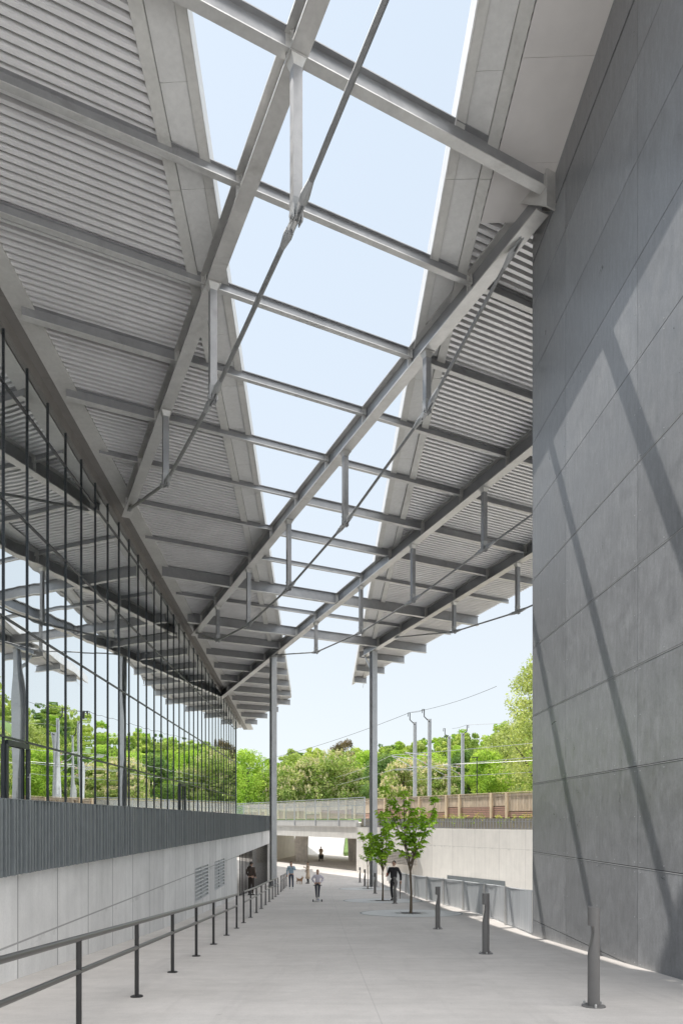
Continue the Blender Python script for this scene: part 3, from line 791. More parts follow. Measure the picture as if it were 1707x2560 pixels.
# ------------------------------------------------------------------ bollards
def make_bollard():
    root = thing('bollard', '', 'bollard')
    H, r_ = 1.12, .066; n = 28; vs = []; 
    prof = [(0, 0), (.02, 0), (.55, 0), (.60, .004), (.68, .022), (.78, .048), (.84, .058), (.88, .058), (.908, .046), (.915, 0), (.94, 0), (H - .01, 0), (H, .004)]
    for z, cut in prof:
        for k in range(n):
            a = 2 * math.pi * k / n; x_, y_ = r_ * math.cos(a), r_ * math.sin(a)
            x_ = max(x_, -r_ + cut)              # scooped lighting niche on the -x side
            vs.append((x_, y_, z))
    fs = [(i * n + k, i * n + (k + 1) % n, (i + 1) * n + (k + 1) % n, (i + 1) * n + k) for i in range(len(prof) - 1) for k in range(n)]
    fs += [tuple(range(n))[::-1], tuple(range((len(prof) - 1) * n, len(prof) * n))]
    mb = MB(); mb.add(vs, fs); mb.build('shaft', M['bollard'], root, smooth=True)
    mb = MB(); mb.lathe([(.13, 0), (.13, .010), (.07, .012)], (0, 0, .002), 28)
    bp_ = mb.build('base_plate', M['bollard'], root)
    for k in range(3):
        a = k * 2.094 + .5; mb = MB(); mb.lathe([(.014, 0), (.014, .035), (.008, .04)], (.108 * math.cos(a), .108 * math.sin(a), .010), 8); mb.build('bolt', M['beam'], bp_)
    return root
bl = make_bollard()
BOL = [(2.84, 7.85, 'grey bollard light nearest the viewer at lower right'), (2.67, 12.9, 'second bollard light from the viewer, right of the ramp'), (2.54, 18.4, 'third bollard light from the viewer, right of the first young tree'),
       (2.25, 29.4, 'bollard light in front of the man in black'), (1.83, 38, 'bollard light by the foot of the right post'), (1.55, 46.5, 'slim far bollard light left of the right post'), (1.35, 51.2, 'farthest bollard light at the edge of the sunlit paving')]
for i, (x, y, lab) in enumerate(BOL):
    o = bl if i == 0 else dup(bl, (x, y, G(y)))
    setat(o, (x, y, G(y) + .001), 0 if i else -.12); o['label'] = lab; o['group'] = 'bollard lights along the ramp'

# ------------------------------------------------------------------ galvanised balustrade on the right
gs = thing('sheet_balustrade', 'low galvanised ribbed sheet balustrade curving along the right of the ramp', 'balustrade', (4.5, 17, G(17)))
kx = [16.62, 19, 21.9, 24, 26.3, 28, 30, 32, 34, 36, 38, 41, 44, 48, 53, 57.5]
kv = [4.53, 4.62, 4.70, 4.60, 4.47, 4.30, 4.1, 3.88, 3.72, 3.6, 3.52, 3.46, 3.42, 3.4, 3.5, 4.0]
def gx(y):
    f_ = (y - 16.6) % 3.05 / 3.05          # each bay bellies out slightly
    return float(np.interp(y, kx, kv)) + .05 * math.sin(f_ * math.pi) * (1 if y < 40 else .4)
mb = MB(); y = 16.62; vs = []; n_ = 0
while y < 57:
    dx = .022 if n_ % 4 in (1, 2) else 0
    x_ = gx(y) + dx; vs += [(x_, y, G(y) + .04), (x_, y, G(y) + 1.08)]; n_ += 1; y += .028 if n_ % 2 else .05
mb.add(vs, [(2 * i, 2 * i + 2, 2 * i + 3, 2 * i + 1) for i in range(n_ - 1)]); mb.build('ribbed_sheet', M['sheet'], gs)
mb = MB(); mb.tube([(gx(17 + i * .5) - .0, 17 + i * .5 - .38, G(17 + i * .5) + 1.085) for i in range(80)], .02, 6); mb.build('top_rail', M['sheet'], gs)
for i in range(13):
    y = 19.6 + i * 3.05; mb = MB(); mb.box((gx(y) - .03, y, G(y) + .55), (.06, .05, 1.1)); mb.build('upright', M['beam'], gs)

# ------------------------------------------------------------------ retaining wall, bridge
rwd = thing('retaining_wall', 'bright concrete retaining wall below the wooden fence', 'wall', (RL(45), 45, -7.5))
def rpoly(a, b_, o0, o1):   # polygon between two offsets from the R line (perp. offset to the back)
    nxv, nyv = .857, .515
    return [(RL(a) + nxv * o0, a + nyv * o0), (RL(b_) + nxv * o0, b_ + nyv * o0), (RL(b_) + nxv * o1, b_ + nyv * o1), (RL(a) + nxv * o1, a + nyv * o1)]
def rbox(mb, a, b_, o0, o1, z0, z1, mi=0):
    q = rpoly(a, b_, o0, o1); mb.hexa([(x, y, z0) for x, y in q], [(x, y, z1) for x, y in q], mi)
mb = MB(); rbox(mb, 20, 63.4, 0, .5, -7.5, -.65); mb.build('wall', M['ret_conc'], rwd)
mb = MB(); rbox(mb, 47.2, 52.4, -.03, .0, -7.4, -4.15); mb.build('grey_door_panel', M['slat'], rwd)
mb = MB()
for i in range(9):
    rbox(mb, 55.6, 59.6, -.32, -.02, -2.62 - i * .13, -2.57 - i * .13)
mb.build('slatted_vent', M['pillar_conc'], rwd)
# end pier facing the underpass
mb = MB(); q = [(RL(63.4) , 63.4), (RL(63.4) + .5, 63.9), (6.2, 92), (5.4, 92)]
mb.hexa([(x, y, -7.5) for x, y in q], [(x, y, -1.72) for x, y in q]); mb.build('return_wall', M['ret_conc'], rwd)
# comb railing on its crest
cr = thing('comb_railing', 'grey comb railing on the crest of the retaining wall', 'railing', (RL(45), 45, -.65))
mb = MB()
for z in (-.60, -.12): rbox(mb, 24, 62, .05, .10, z, z + .05)
mb.build('rails', M['comb'], cr)
mb = MB(); a = 24.0
while a < 62: rbox(mb, a, a + .05, .0, .05, -.64, .05); a += .26
mb.build('bars', M['comb'], cr)

# wooden fence
wf = thing('wooden_fence', 'tall larch and terracotta slatted fence behind the retaining wall', 'fence', (RL(45) + 1.7, 46, .12))
FO = 2.0
cuts = []; a = 28.2; longb = True
while a < 92: cuts.append(a); a += 3.02 if longb else 1.36; longb = not longb
sl = MB(); br = MB(); ba = MB(); rnd2 = random.Random(5)
def ft(a): return 1.92
for i, (a, b_) in enumerate(zip(cuts, cuts[1:])):
    mb = MB(); rbox(mb, a - .07, a + .07, FO - .18, FO + .04, .1, ft(a) + .02); mb.build('fence_post', M['wood'], wf)
    split = (1.0 if i % 4 == 2 else .52) if i % 2 == 0 else 1.12
    split = [.62, 1.0, .95, 1.0][i % 4]
    y_ = a + .1
    while y_ < b_ - .1:
        rbox(sl, y_, y_ + .06, FO - .05, FO, split + .02, ft(a) - .012); y_ += .12
    z = .2
    while z < split - .05:
        rbox(br, a + .09, b_ - .09, FO - .06, FO, z, z + .08); z += .13
    rbox(sl, a + .07, b_ - .07, FO - .08, FO - .055, ft(a) - .2, ft(a) - .05)
    rbox(ba, a, b_, FO + .06, FO + .10, .1, ft(a) - .05)
sl.build('vertical_slats', M['wood_slat'], wf); br.build('terracotta_slats', M['brick'], wf); ba.build('backing', M['fence_back'], wf)
mb = MB(); rbox(mb, 28, 91, FO - .16, FO + .12, 1.945, 1.985); mb.build('capping', M['wood'], wf)

# bridge
br_ = thing('road_bridge', 'low white concrete bridge spanning the path beyond the posts', 'bridge', (-5, 75, -4.75))
mb = MB(); rbox(mb, 63.43, 98, 0, 12, -1.7, -.25); mb.build('deck', M['bridge_conc'], br_)
mb = MB(); rbox(mb, 63.43, 98, -.12, .25, -.62, .0); mb.build('edge_kerb', M['white_conc'], br_)
for (x, y, w_) in ((-4.55, 80, 1.5), (1.35, 80.5, 1.3)):
    mb = MB(); mb.hexa([(x - w_ * .42, y - .5, -4.8), (x + w_ * .42, y - .5, -4.8), (x + w_ * .42, y + .6, -4.8), (x - w_ * .42, y + .6, -4.8)], [(x - w_ * .5, y - .5, -1.703), (x + w_ * .5, y - .5, -1.703), (x + w_ * .5, y + .6, -1.703), (x - w_ * .5, y + .6, -1.703)]); mb.build('pillar', M['pillar_conc'], br_)
mb = MB(); mb.hexa([(-9.9, 77.2, -4.8), (-9.3, 76.6, -4.8), (-6.2, 92, -4.8), (-8.6, 92, -4.8)], [(-9.9, 77.2, -1.705), (-9.3, 76.6, -1.705), (-6.2, 92, -1.705), (-8.6, 92, -1.705)]); mb.build('abutment', M['bridge_conc'], br_)
# sunlit ramp walls beyond the underpass
rw2 = thing('rising_ramp', 'dazzling white sunlit ramp seen through the underpass', 'ramp', (-4, 104, -4.75))
mb = MB(); mb.hexa([(-14.4, 96, -4.9), (.2, 96, -4.9), (.9, 107, -4.9), (-14.4, 107, -4.9)], [(-14.4, 96, -4.74), (.2, 96, -4.74), (.9, 107, .0), (-14.4, 107, .0)]); mb.build('slope', M['white_conc'], rw2)
mb = MB(); mb.hexa([(-8, 93, -4.8), (-4.4, 93, -4.8), (-4.6, 96, -4.8), (-8, 96, -4.8)], [(-8, 93, -2.6), (-5.8, 93, -2.6), (-5.8, 96, -2.6), (-8, 96, -2.6)]); mb.build('wing_wall', M['bridge_conc'], rw2)
mb = MB(); mb.add([(.3, 92, -4.3), (7, 92, -4.3), (7, 107, .3), (.95, 107, .3)], [(0, 1, 2, 3)])
mb.add([(.3, 91.9, -4.8), (7, 91.9, -4.8), (7, 92, -4.3), (.3, 92, -4.3)], [(0, 1, 2, 3)])
tag(mb.build('grass_bank', M['grass']), 'green grass bank seen through the underpass', 'grass bank', kind='structure')

# bridge railing with glass panels
gr = thing('glass_railing', 'pale metal railing with glass panels along the bridge edge', 'railing', (-5, 74, 0))
a = 62.0; ps = []
while a < 96: ps.append(a); a += 3.9
for i, a in enumerate(ps):
    mb = MB(); rbox(mb, a - .05, a + .05, -.20, -.125, -.55, 1.98); mb.build('upright', M['pole'], gr)
    if i + 1 < len(ps):
        b_ = ps[i + 1]
        mb = MB(); rbox(mb, a + .08, b_ - .08, -.175, -.16, .1, 1.88); mb.build('glass_panel', M['clear'], gr)
        mb = MB(); m_ = (a + b_) / 2; rbox(mb, m_ - .03, m_ + .03, -.05, 0, 0, 1.35); mb.build('rear_upright', M['pole'], gr)
mb = MB(); rbox(mb, 62, 97, -.22, -.10, 1.985, 2.05); mb.build('top_rail', M['pole'], gr)
mb = MB(); rbox(mb, 62, 97, -.03, .02, 1.3, 1.35); mb.build('rear_rail', M['pole'], gr)

# plants on the crest
def leaf_cloud(rng, cl, n, size, up=0., flat=0.):
    cl = [(np.array(c, float), np.array(r, float)) for c, r in cl]
    wts = np.array([r.prod() ** (2 / 3) for _, r in cl]); wts /= wts.sum()
    idx = rng.choice(len(cl), n, p=wts)
    C = np.array([c for c, _ in cl])[idx]; Rr = np.array([r for _, r in cl])[idx]
    d = rng.normal(size=(n, 3)); d /= np.linalg.norm(d, axis=1)[:, None]
    rad = rng.uniform(.35, 1, n) ** .45
    P = C + d * Rr * rad[:, None] * rng.uniform(.85, 1.12, (n, 1))
    nn = d + rng.normal(size=(n, 3)) * .7 + np.array([0, 0, up]); nn /= np.linalg.norm(nn, axis=1)[:, None]
    a = np.cross(nn, rng.normal(size=(n, 3))); a /= np.linalg.norm(a, axis=1)[:, None]; b = np.cross(nn, a)
    s_ = size * rng.uniform(.6, 1.35, (n, 1))
    return np.stack([P - a * s_, P - b * s_ * .55, P + a * s_, P + b * s_ * .55], 1)
def quads_mesh(name, blocks, mats):
    V = np.concatenate([b.reshape(-1, 3) for b, _ in blocks]); nq = len(V) // 4
    mi = np.concatenate([np.full(len(b), m, dtype=np.int32) for b, m in blocks])
    me = bpy.data.meshes.new(name); me.vertices.add(len(V)); me.vertices.foreach_set('co', V.astype(np.float32).ravel())
    me.loops.add(nq * 4); me.loops.foreach_set('vertex_index', np.arange(nq * 4, dtype=np.int32))
    me.polygons.add(nq); me.polygons.foreach_set('loop_start', np.arange(0, nq * 4, 4, dtype=np.int32))
    try: me.polygons.foreach_set('loop_total', np.full(nq, 4, dtype=np.int32))
    except Exception: pass
    for m in mats: me.materials.append(m)
    me.polygons.foreach_set('material_index', mi); me.update(calc_edges=True); me.validate(); return me
rng = np.random.default_rng(11)
pts = []; pf = []
for i in range(230):
    a = rng.uniform(26, 62); o_ = rng.uniform(.4, 1.6); x, y = RL(a) + .857 * o_, a + .515 * o_
    h = rng.uniform(.12, .42)
    (pf if rng.random() < .35 else pts).append(((x, y, -.35 + h), (.25, .25, h + .12)))
mb = MB(); rbox(mb, 20, 63.4, .5, 2.9, -.9, -.35); tag(mb.build('planting_bed', M['earth']), 'soil bed between the crest railing and the wooden fence', 'planting bed', kind='structure')
M['yellow'] = leafmat('yellow_green_plants', (.34, .38, .06), (.60, .56, .08))
me = quads_mesh('crest_plants', [(leaf_cloud(rng, pts, 5000, .05, .3), 0), (leaf_cloud(rng, pf, 3200, .05, .3), 1)], [M['leaf_fresh'], M['yellow']])
tag(link('crest_plants', me), 'yellow green flowering plants along the wall crest', 'plants', kind='stuff')

# ------------------------------------------------------------------ catenary masts and wires
def mast(x, y, h, label, arm=-1):
    root = thing('catenary_mast', label, 'mast', (x, y, .12))
    mb = MB(); z0 = .1
    mb.box((x - .16, y, z0 + h / 2), (.05, .34, h)); mb.box((x + .16, y, z0 + h / 2), (.05, .34, h)); mb.box((x, y, z0 + h / 2), (.30, .03, h)); mb.build('shaft', M['pole'], root)
    mb = MB(); mb.tube([(x, y, z0 + h - .3), (x + arm * .55, y, z0 + h + .25), (x + arm * .55, y, z0 + h + 1.0)], .06, 6)
    mb.tube([(x + arm * .55, y, z0 + h + 1.0), (x + arm * .75, y, z0 + h + 1.0), (x + arm * .75, y, z0 + h + .6)], .04, 6); mb.build('top_bracket', M['bar_dark'], root)
    mb = MB()
    mb.tube([(x, y, 6.6), (x - 2.6, y - 1, 6.9)], .045, 6); mb.tube([(x, y, 5.6), (x - 2.6, y - 1, 6.9)], .035, 6); mb.tube([(x, y, 5.5), (x - 2.2, y - .8, 5.4)], .03, 6)
    mb.build('cantilever_arm', M['pole'], root)
    for q in ((x - .5, y - .2, 6.65), (x - .5, y - .2, 5.8)):
        mb = MB(); mb.lathe([(.03, 0), (.11, .05), (.03, .1), (.11, .15), (.03, .2)], q, 10); mb.build('insulator', M['brick'], root)
    return root
def bx_(px, y): return (px - 784) / 1600 * y
mast(bx_(952.5, 76), 76, 10.6, 'tall railway mast with hooked top, leftmost of the four by the fence')
mast(bx_(986, 72), 72, 10.35, 'tall railway mast, second from left of the four by the fence')
mast(bx_(1031, 92), 92, 11.0, 'railway mast third from left, lower than the first two')
mast(bx_(1062, 88), 88, 10.9, 'rightmost of the four railway masts', 1)
mast(bx_(602, 118), 118, 9.6, 'distant railway mast just left of the left post')
lp = thing('lamp_pole', 'thin dark pole standing behind the fence near the right wall', 'pole', (bx_(1095, 80), 80, .12))
mb = MB(); mb.tube([(bx_(1095, 80), 80, .1), (bx_(1095, 80), 80, 7.2)], [.07, .05], 8); mb.build('shaft', M['bar_dark'], lp)
mb = MB(); mb.box((bx_(1095, 80) - .2, 80, 7.2), (.7, .2, .08)); mb.build('lamp_head', M['bar_dark'], lp)
def wire(p0, p1, sag, label, r_=.022):
    n = 14; mb = MB(); p0, p1 = Vector(p0), Vector(p1)
    mb.tube([p0.lerp(p1, i / n) - Vector((0, 0, sag * 4 * (i / n) * (1 - i / n))) for i in range(n + 1)], r_, 5)
    o = mb.build('overhead_wire', M['wire']); tag(o, label, 'wire'); return o
M['wire'] = mat('wire_grey', (.16, .16, .17), .5, .4)
m1 = (bx_(952.5, 76) - .5, 76, 11.75); ml = (bx_(602, 118), 118, 10.2); m2 = (bx_(986, 72) - .5, 72, 11.4); m3 = (bx_(1031, 92) + .4, 92, 12.1); m4 = (bx_(1062, 88) + .4, 88, 12.0)
def ext(p, q, y): k = (y - q[1]) / (p[1] - q[1]); return (q[0] + (p[0] - q[0]) * k, y, q[2] + (p[2] - q[2]) * k)
wire(ml, m1, .5, 'thin feeder wire rising from the distant mast to the leftmost tall mast', .028)
wire(m1, (bx_(1140, 62), 62, 14.6 * 62 / 76), .3, 'thin feeder wire from the leftmost tall mast to the big tree', .022)
wire(m1, m2, .1, 'short wire between the two tallest masts', .02)
wire(m3, m4, .1, 'short wire between the two lower masts', .02)
wire(m4, (60, 50, 11.5), .6, 'feeder wire from the rightmost mast past the dark wall', .022)
lines = [((-2, 118, 7.0), (bx_(952.5, 76) - 2.6, 75, 7.0), 'upper messenger wire of the near track, left of the masts'), ((-2, 118, 5.6), (bx_(952.5, 76) - 2.2, 75.2, 5.5), 'lower contact wire of the near track, left of the masts'),
         ((bx_(952.5, 76) - 2.6, 75, 7.0), (34, 40, 7.2), 'upper messenger wire of the near track, right of the masts'), ((bx_(952.5, 76) - 2.2, 75.2, 5.5), (34, 40, 5.7), 'lower contact wire of the near track, right of the masts'),
         ((-8, 134, 6.9), (bx_(1062, 88) - 2.6, 87, 6.9), 'upper messenger wire of the far track, left of the masts'), ((-8, 134, 5.4), (bx_(1062, 88) - 2.2, 87.2, 5.4), 'lower contact wire of the far track, left of the masts'),
         ((bx_(1062, 88) - 2.6, 87, 6.9), (50, 50, 7.1), 'upper messenger wire of the far track, right of the masts'), ((bx_(1062, 88) - 2.2, 87.2, 5.4), (50, 50, 5.6), 'lower contact wire of the far track, right of the masts')]
M['wire_pale'] = mat('wire_pale', (.5, .5, .5), .4, .3)
for p, q, lab in lines:
    o = wire(p, q, .35 if 'messenger' in lab else .05, lab, .022); o.data.materials[0] = M['wire_pale']

# ------------------------------------------------------------------ background trees
def crown_clumps(rng, w, h, base, n, shape):
    out = []
    for i in range(n):
        z = rng.uniform(0, 1)
        if shape == 'round': prof = math.sqrt(max(.05, 1 - (2 * z - .85) ** 2 / 1.35))
        elif shape == 'tall': prof = .95 * (math.sin(math.pi * min(1, .12 + z * .9)) ** .6) * (1 - .25 * z)
        else: prof = 1 - .85 * z
        a = rng.uniform(0, 2 * math.pi); rr_ = w / 2 * prof * rng.uniform(.35, .95)
        r_ = w * rng.uniform(.10, .2)
        out.append(((rr_ * math.cos(a), rr_ * math.sin(a), base + z * (h - base) * .93), (r_, r_, r_ * rng.uniform(.55, .85))))
    return out
def make_tree(seed, w, h, base, nclump, nleaf, lsize, leafm, shape='round', flowers=0):
    rng = np.random.default_rng(seed); cl = crown_clumps(rng, w, h, base, nclump, shape)
    blocks = [(leaf_cloud(rng, cl, nleaf, lsize, .25), 0)]; mats = [leafm]
    if flowers:
        k = 0; fl = []
        for i in range(flowers):
            c, r_ = cl[rng.integers(len(cl))]; d = rng.normal(size=3); d[2] = abs(d[2]) * .8; d /= np.linalg.norm(d)
            p = np.array(c) + d * np.array(r_) * 1.05
            fl.append((p + np.array([0, 0, .14]), (.13, .13, .30)))
        blocks.append((leaf_cloud(rng, fl, flowers * 12, .12, 0), 1)); mats.append(M['flower'])
    me = quads_mesh('crown', blocks, mats)
    tm = MB(); tp = [(0, 0, 0), (.05, .03, base * .6), (0, .08, base + (h - base) * .35), (.05, 0, base + (h - base) * .7)]
    tm.tube(tp, [w * .035, w * .028, w * .018, w * .006], 9)
    for i in range(7):
        c, _ = cl[rng.integers(len(cl))]; z0 = base * .7 + (h - base) * rng.uniform(.0, .35)
        tm.tube([(0, .03, z0), (c[0] * .45, c[1] * .45, lerp(z0, c[2], .65)), (c[0] * .9, c[1] * .9, c[2])], [w * .014, w * .009, w * .003], 6)
    root = thing('background_tree', '', 'tree')
    link('crown', me, root); tm.build('trunk', M['bark2'], root, smooth=True)
    return root
TT = {
 'chest': make_tree(1, 9.5, 10.5, 1.0, 95, 15000, .17, M['leaf_chest'], 'round', 700),
 'chest2': make_tree(2, 8.5, 9.5, .8, 85, 14000, .17, M['leaf_chest'], 'round', 850),
 'fresh': make_tree(3, 9, 12, 1.0, 80, 14000, .17, M['leaf_fresh'], 'round'),
 'fresh2': make_tree(4, 8, 15, 1.0, 85, 13000, .17, M['leaf_fresh'], 'tall'),
 'pale': make_tree(5, 11, 19, 1.2, 85, 15000, .16, M['leaf_pale'], 'tall'),
 'airy': make_tree(6, 7, 14, 3, 36, 5000, .13, M['leaf_pale'], 'tall'),
 'bronze': make_tree(7, 6.5, 15, 3, 55, 8500, .16, M['leaf_bronze'], 'round'),
 'dark': make_tree(8, 8, 12, .8, 80, 13000, .17, M['leaf_dark'], 'round'),
}
used = set()
def T(kind, px, y, label, s=1., rz=None, z=None):
    x = bx_(px, y); zz = .1 if z is None else z
    src = TT[kind]; rz = rnd.uniform(0, 6.28) if rz is None else rz
    if kind in used: o = dup(src, (x, y, zz), rz)
    else: used.add(kind); o = src; setat(o, (x, y, zz), rz)
    o.scale = (s, s, s); o['label'] = label
    return o
T('fresh', 570, 113, 'fresh green tree at the far left beside the end of the glass facade', 0.96)
T('fresh2', 530, 124, 'tall leafy tree partly hidden by the far end of the glass facade', 0.85)
T('chest', 655, 113, 'blossoming chestnut just right of the left post', 0.83)
T('dark', 628, 128, 'dark green tree behind the left post', 0.8)
T('airy', 702, 132, 'airy pale tree standing above the chestnuts at centre left', 0.92)
T('chest2', 712, 115, 'blossoming chestnut second to the right of the left post', 1.03)
T('chest', 768, 115, 'broad blossoming chestnut in the middle between the two posts', 1.1)
T('bronze', 793, 138, 'bronze leaved tree top rising above the chestnuts between the posts', 1.1)
T('chest2', 825, 113, 'blossoming chestnut just left of the right post', 0.84)
T('fresh', 848, 126, 'bright green tree top showing left of the right post', 1.05)
T('dark', 885, 104, 'dark green tree just right of the right post', 0.85)
T('fresh2', 905, 135, 'tall bright green tree between the right post and the masts', 0.92)
T('chest2', 925, 98, 'blossoming chestnut at the foot of the leftmost mast', 0.86)
T('chest', 968, 106, 'blossoming chestnut between the two tallest masts', 0.88)
T('fresh', 985, 138, 'green tree top behind the second mast', 1.12)
T('chest2', 1010, 100, 'blossoming chestnut behind the third mast', 0.82)
T('fresh2', 1050, 130, 'green tree behind the rightmost mast', 0.95)
T('dark', 1078, 104, 'dark leafy tree right of the masts', 0.9)
T('fresh', 1120, 98, 'bright green tree low beside the thin dark pole', 0.82)
T('airy', 1130, 110, 'pale willow left of the tallest tree by the dark wall', 1.0)
T('pale', 1165, 108, 'pale loose tree leaning in front of the hillside near the dark wall', 0.82)
T('pale', 1238, 84, 'tallest pale green tree rising against the dark wall', 1.08)
for i, (px, y, k, s, lab) in enumerate([(1300, 84, 'fresh2', 1.0, 'tall tree reflected at the left end of the facade'), (1400, 92, 'pale', .9, 'pale tree hidden behind the dark building, seen in the glass'), (1480, 80, 'chest', 1.0, 'chestnut seen only as a reflection in the left glass'), (1560, 95, 'fresh', 1.1, 'green tree seen only as a reflection in the glass'), (1350, 72, 'chest2', .85, 'small chestnut reflected beside the facade door'), (1640, 90, 'dark', 1.0, 'dark tree reflected in the leftmost panes'), (1720, 78, 'pale', 1.0, 'tall pale tree reflected at the left edge of the facade'), (1270, 98, 'fresh', 1.0, 'green tree behind the dark wall corner, seen in the glass'), (1440, 110, 'fresh2', 1.0, 'tall green tree reflected in the middle panes')]):
    T(k, px, y, lab, s)

# far wood on the hillside: one mass nobody could count
rng = np.random.default_rng(21); blocks = []
cnt = 0
for i in range(640):
    y = rng.uniform(132, 330); b_ = rng.uniform(-.28, .95)
    x = b_ * y; z = hz(x, y); h = rng.uniform(8, 13.5); w_ = rng.uniform(5, 9)
    cl = crown_clumps(rng, w_, h, .5, 14, 'cone' if rng.random() < .12 else 'round')
    cl = [((c[0] + x, c[1] + y, c[2] + z), r_) for c, r_ in cl]
    n = int(1500 * (150 / y) ** .8); blocks.append((leaf_cloud(rng, cl, n, .30 * (y / 150) ** .55, .3), 0 if rng.random() < .72 else (1 if rng.random() < .5 else 2)))
me = quads_mesh('hillside_wood', blocks, [M['leaf_hill'], M['leaf_dark'], M['leaf_fresh']])
tag(link('hillside_wood', me), 'dense green wood covering the hill behind the railway', 'wood', kind='stuff')

# ------------------------------------------------------------------ young trees in the walkway
def palmate(rng, p, d, size):
    # five drooping leaflets from a stalk end
    out = []
    for k in range(5):
        a = (k - 2) * .62 + rng.normal() * .08
        q = Quaternion((0, 0, 1), a); v = q @ Vector((d[0], d[1], 0)).normalized()
        L = size * (1 - .14 * abs(k - 2)); dr = -.55 - rng.uniform(0, .4)
        v = Vector((v.x, v.y, dr)).normalized(); sdv = v.cross(Vector((0, 0, 1))).normalized() * L * .22
        m = Vector(p) + v * L * .55 + Vector((0, 0, .05 * size)); e = Vector(p) + v * L
        out.append([Vector(p), m - sdv, e, m + sdv])
    return out
def young_tree(x, y, h, seed, label, fork, nb, crown_w, s=1.):
    z0 = G(y); rg = random.Random(seed); root = thing('young_tree', label, 'tree', (x, y, z0), 0, 'young trees planted in the ramp')
    tr_ = MB(); tips = []
    lean = rg.uniform(-.05, .05)
    tr_.tube([(x, y, z0), (x + .01, y, z0 + fork * .5), (x + lean * .4, y, z0 + fork)], [.055 * s, .043 * s, .04 * s], 10)
    def branch(p, d, L, r_, lv):
        pts = [Vector(p)]; d = Vector(d).normalized(); n = 5
        for i in range(n):
            d = (d + Vector((rg.uniform(-.16, .16), rg.uniform(-.16, .16), rg.uniform(.02, .16)))).normalized(); pts.append(pts[-1] + d * L / n)
        tr_.tube(pts, [lerp(r_, r_ * .35, i / n) for i in range(n + 1)], 7)
        if lv < 2:
            for i in range(1, n + 1):
                for _ in range(1 if lv == 0 else 1):
                    if rg.random() < (.97 if lv == 0 else .85):
                        a = rg.uniform(0, 6.28); e = (d * .75 + Vector((math.cos(a), math.sin(a), rg.uniform(.0, .5))) * .8)
                        branch(pts[i], e, L * rg.uniform(.20, .38) * (1 - .1 * i), r_ * .45, lv + 1)
        if lv >= 1 or True:
            for i in range(2 if lv else 3, n + 1): tips.append((pts[i], d))
    p0 = (x + lean * .4, y, z0 + fork)
    branch(p0, (.0, 0, 1), (h - fork) * .88, .034 * s, 0)
    for i in range(nb):
        a = i * 2.4 + rg.uniform(-.3, .3); lowz = rg.uniform(0, (h - fork) * .28) if i > 1 else 0
        k = .25 if i < 3 else .40
        branch((p0[0], p0[1], p0[2] + lowz), (math.cos(a) * k, math.sin(a) * k * .8, 1), (h - fork) * rg.uniform(.55, .8), .024 * s, 0)
    tr_.build('trunk', M['bark'], root, smooth=True)
    rng = np.random.default_rng(seed); V = []
    for p, d in tips:
        for _ in range(2 if rg.random() < .22 else 1):
            if rg.random() < .30: continue
            a = rg.uniform(0, 6.28); dd = (math.cos(a), math.sin(a)); q = Vector(p) + Vector((dd[0] * .10, dd[1] * .10, rg.uniform(-.02, .09)))
            if q.z < z0 + fork + .1: continue
            V += palmate(rng, q, dd, rg.uniform(.13, .21))
    A = np.array([[list(v) for v in q] for q in V]); me = quads_mesh('foliage', [(A, 0)], [M['leaf_young']]); link('foliage', me, root)
    print('young tree leaves', len(A))
def disc(mb, x, y, r0, r1, dzv, n=48):
    vs = []; 
    for k in range(n):
        a = 2 * math.pi * k / n
        for r_ in (r0, r1): vs.append((x + r_ * math.cos(a), y + r_ * math.sin(a), G(y + r_ * math.sin(a)) + dzv))
    mb.add(vs, [(2 * k, 2 * k + 1, 2 * ((k + 1) % n) + 1, 2 * ((k + 1) % n)) for k in range(n)])
YT = [(2.42, 24.3, 4.35, 31, 'largest young tree, nearest the viewer, growing from the ramp', 1.42, 6, 1.0),
      (1.86, 31.5, 3.95, 47, 'middle young tree, left of the man in black', 1.25, 6, .9),
      (1.62, 43.2, 3.6, 58, 'smallest young tree with a thin trunk, left of the right post', 1.3, 4, .7)]
for (x, y, h, sd, lab, fk, nb, s_) in YT:
    young_tree(x, y, h, sd, lab, fk, nb, 1, s_)
    tg = thing('tree_grate', {24.3: 'round pale tree surround under the largest young tree', 31.5: 'round tree surround under the middle young tree', 43.2: 'farthest round tree surround under the thin young tree'}[y], 'tree grate', (x, y, G(y)))
    mb = MB(); disc(mb, x, y, .42, 1.72, .005); mb.build('concrete_ring', M['ring'], tg)
    mb = MB(); disc(mb, x, y, 1.725, 1.79, .006); mb.build('rim', M['slat'], tg)
    mb = MB(); disc(mb, x, y, .03, .36, .012); mb.build('iron_grate', M['soil'], tg)
    mb = MB()
    for k in range(28):
        a = 2 * math.pi * k / 28; r0, r1 = .40, (.72 if k % 2 else .58)
        ca, sa = math.cos(a), math.sin(a)
        p = [(x + r * ca - w_ * sa, y + r * sa + w_ * ca) for r, w_ in ((r0, -.012), (r1, -.012), (r1, .012), (r0, .012))]
        mb.add([(px_, py_, G(py_) + .010) for px_, py_ in p], [(0, 1, 2, 3)])
    mb.build('grate_slots', M['joint'], tg)

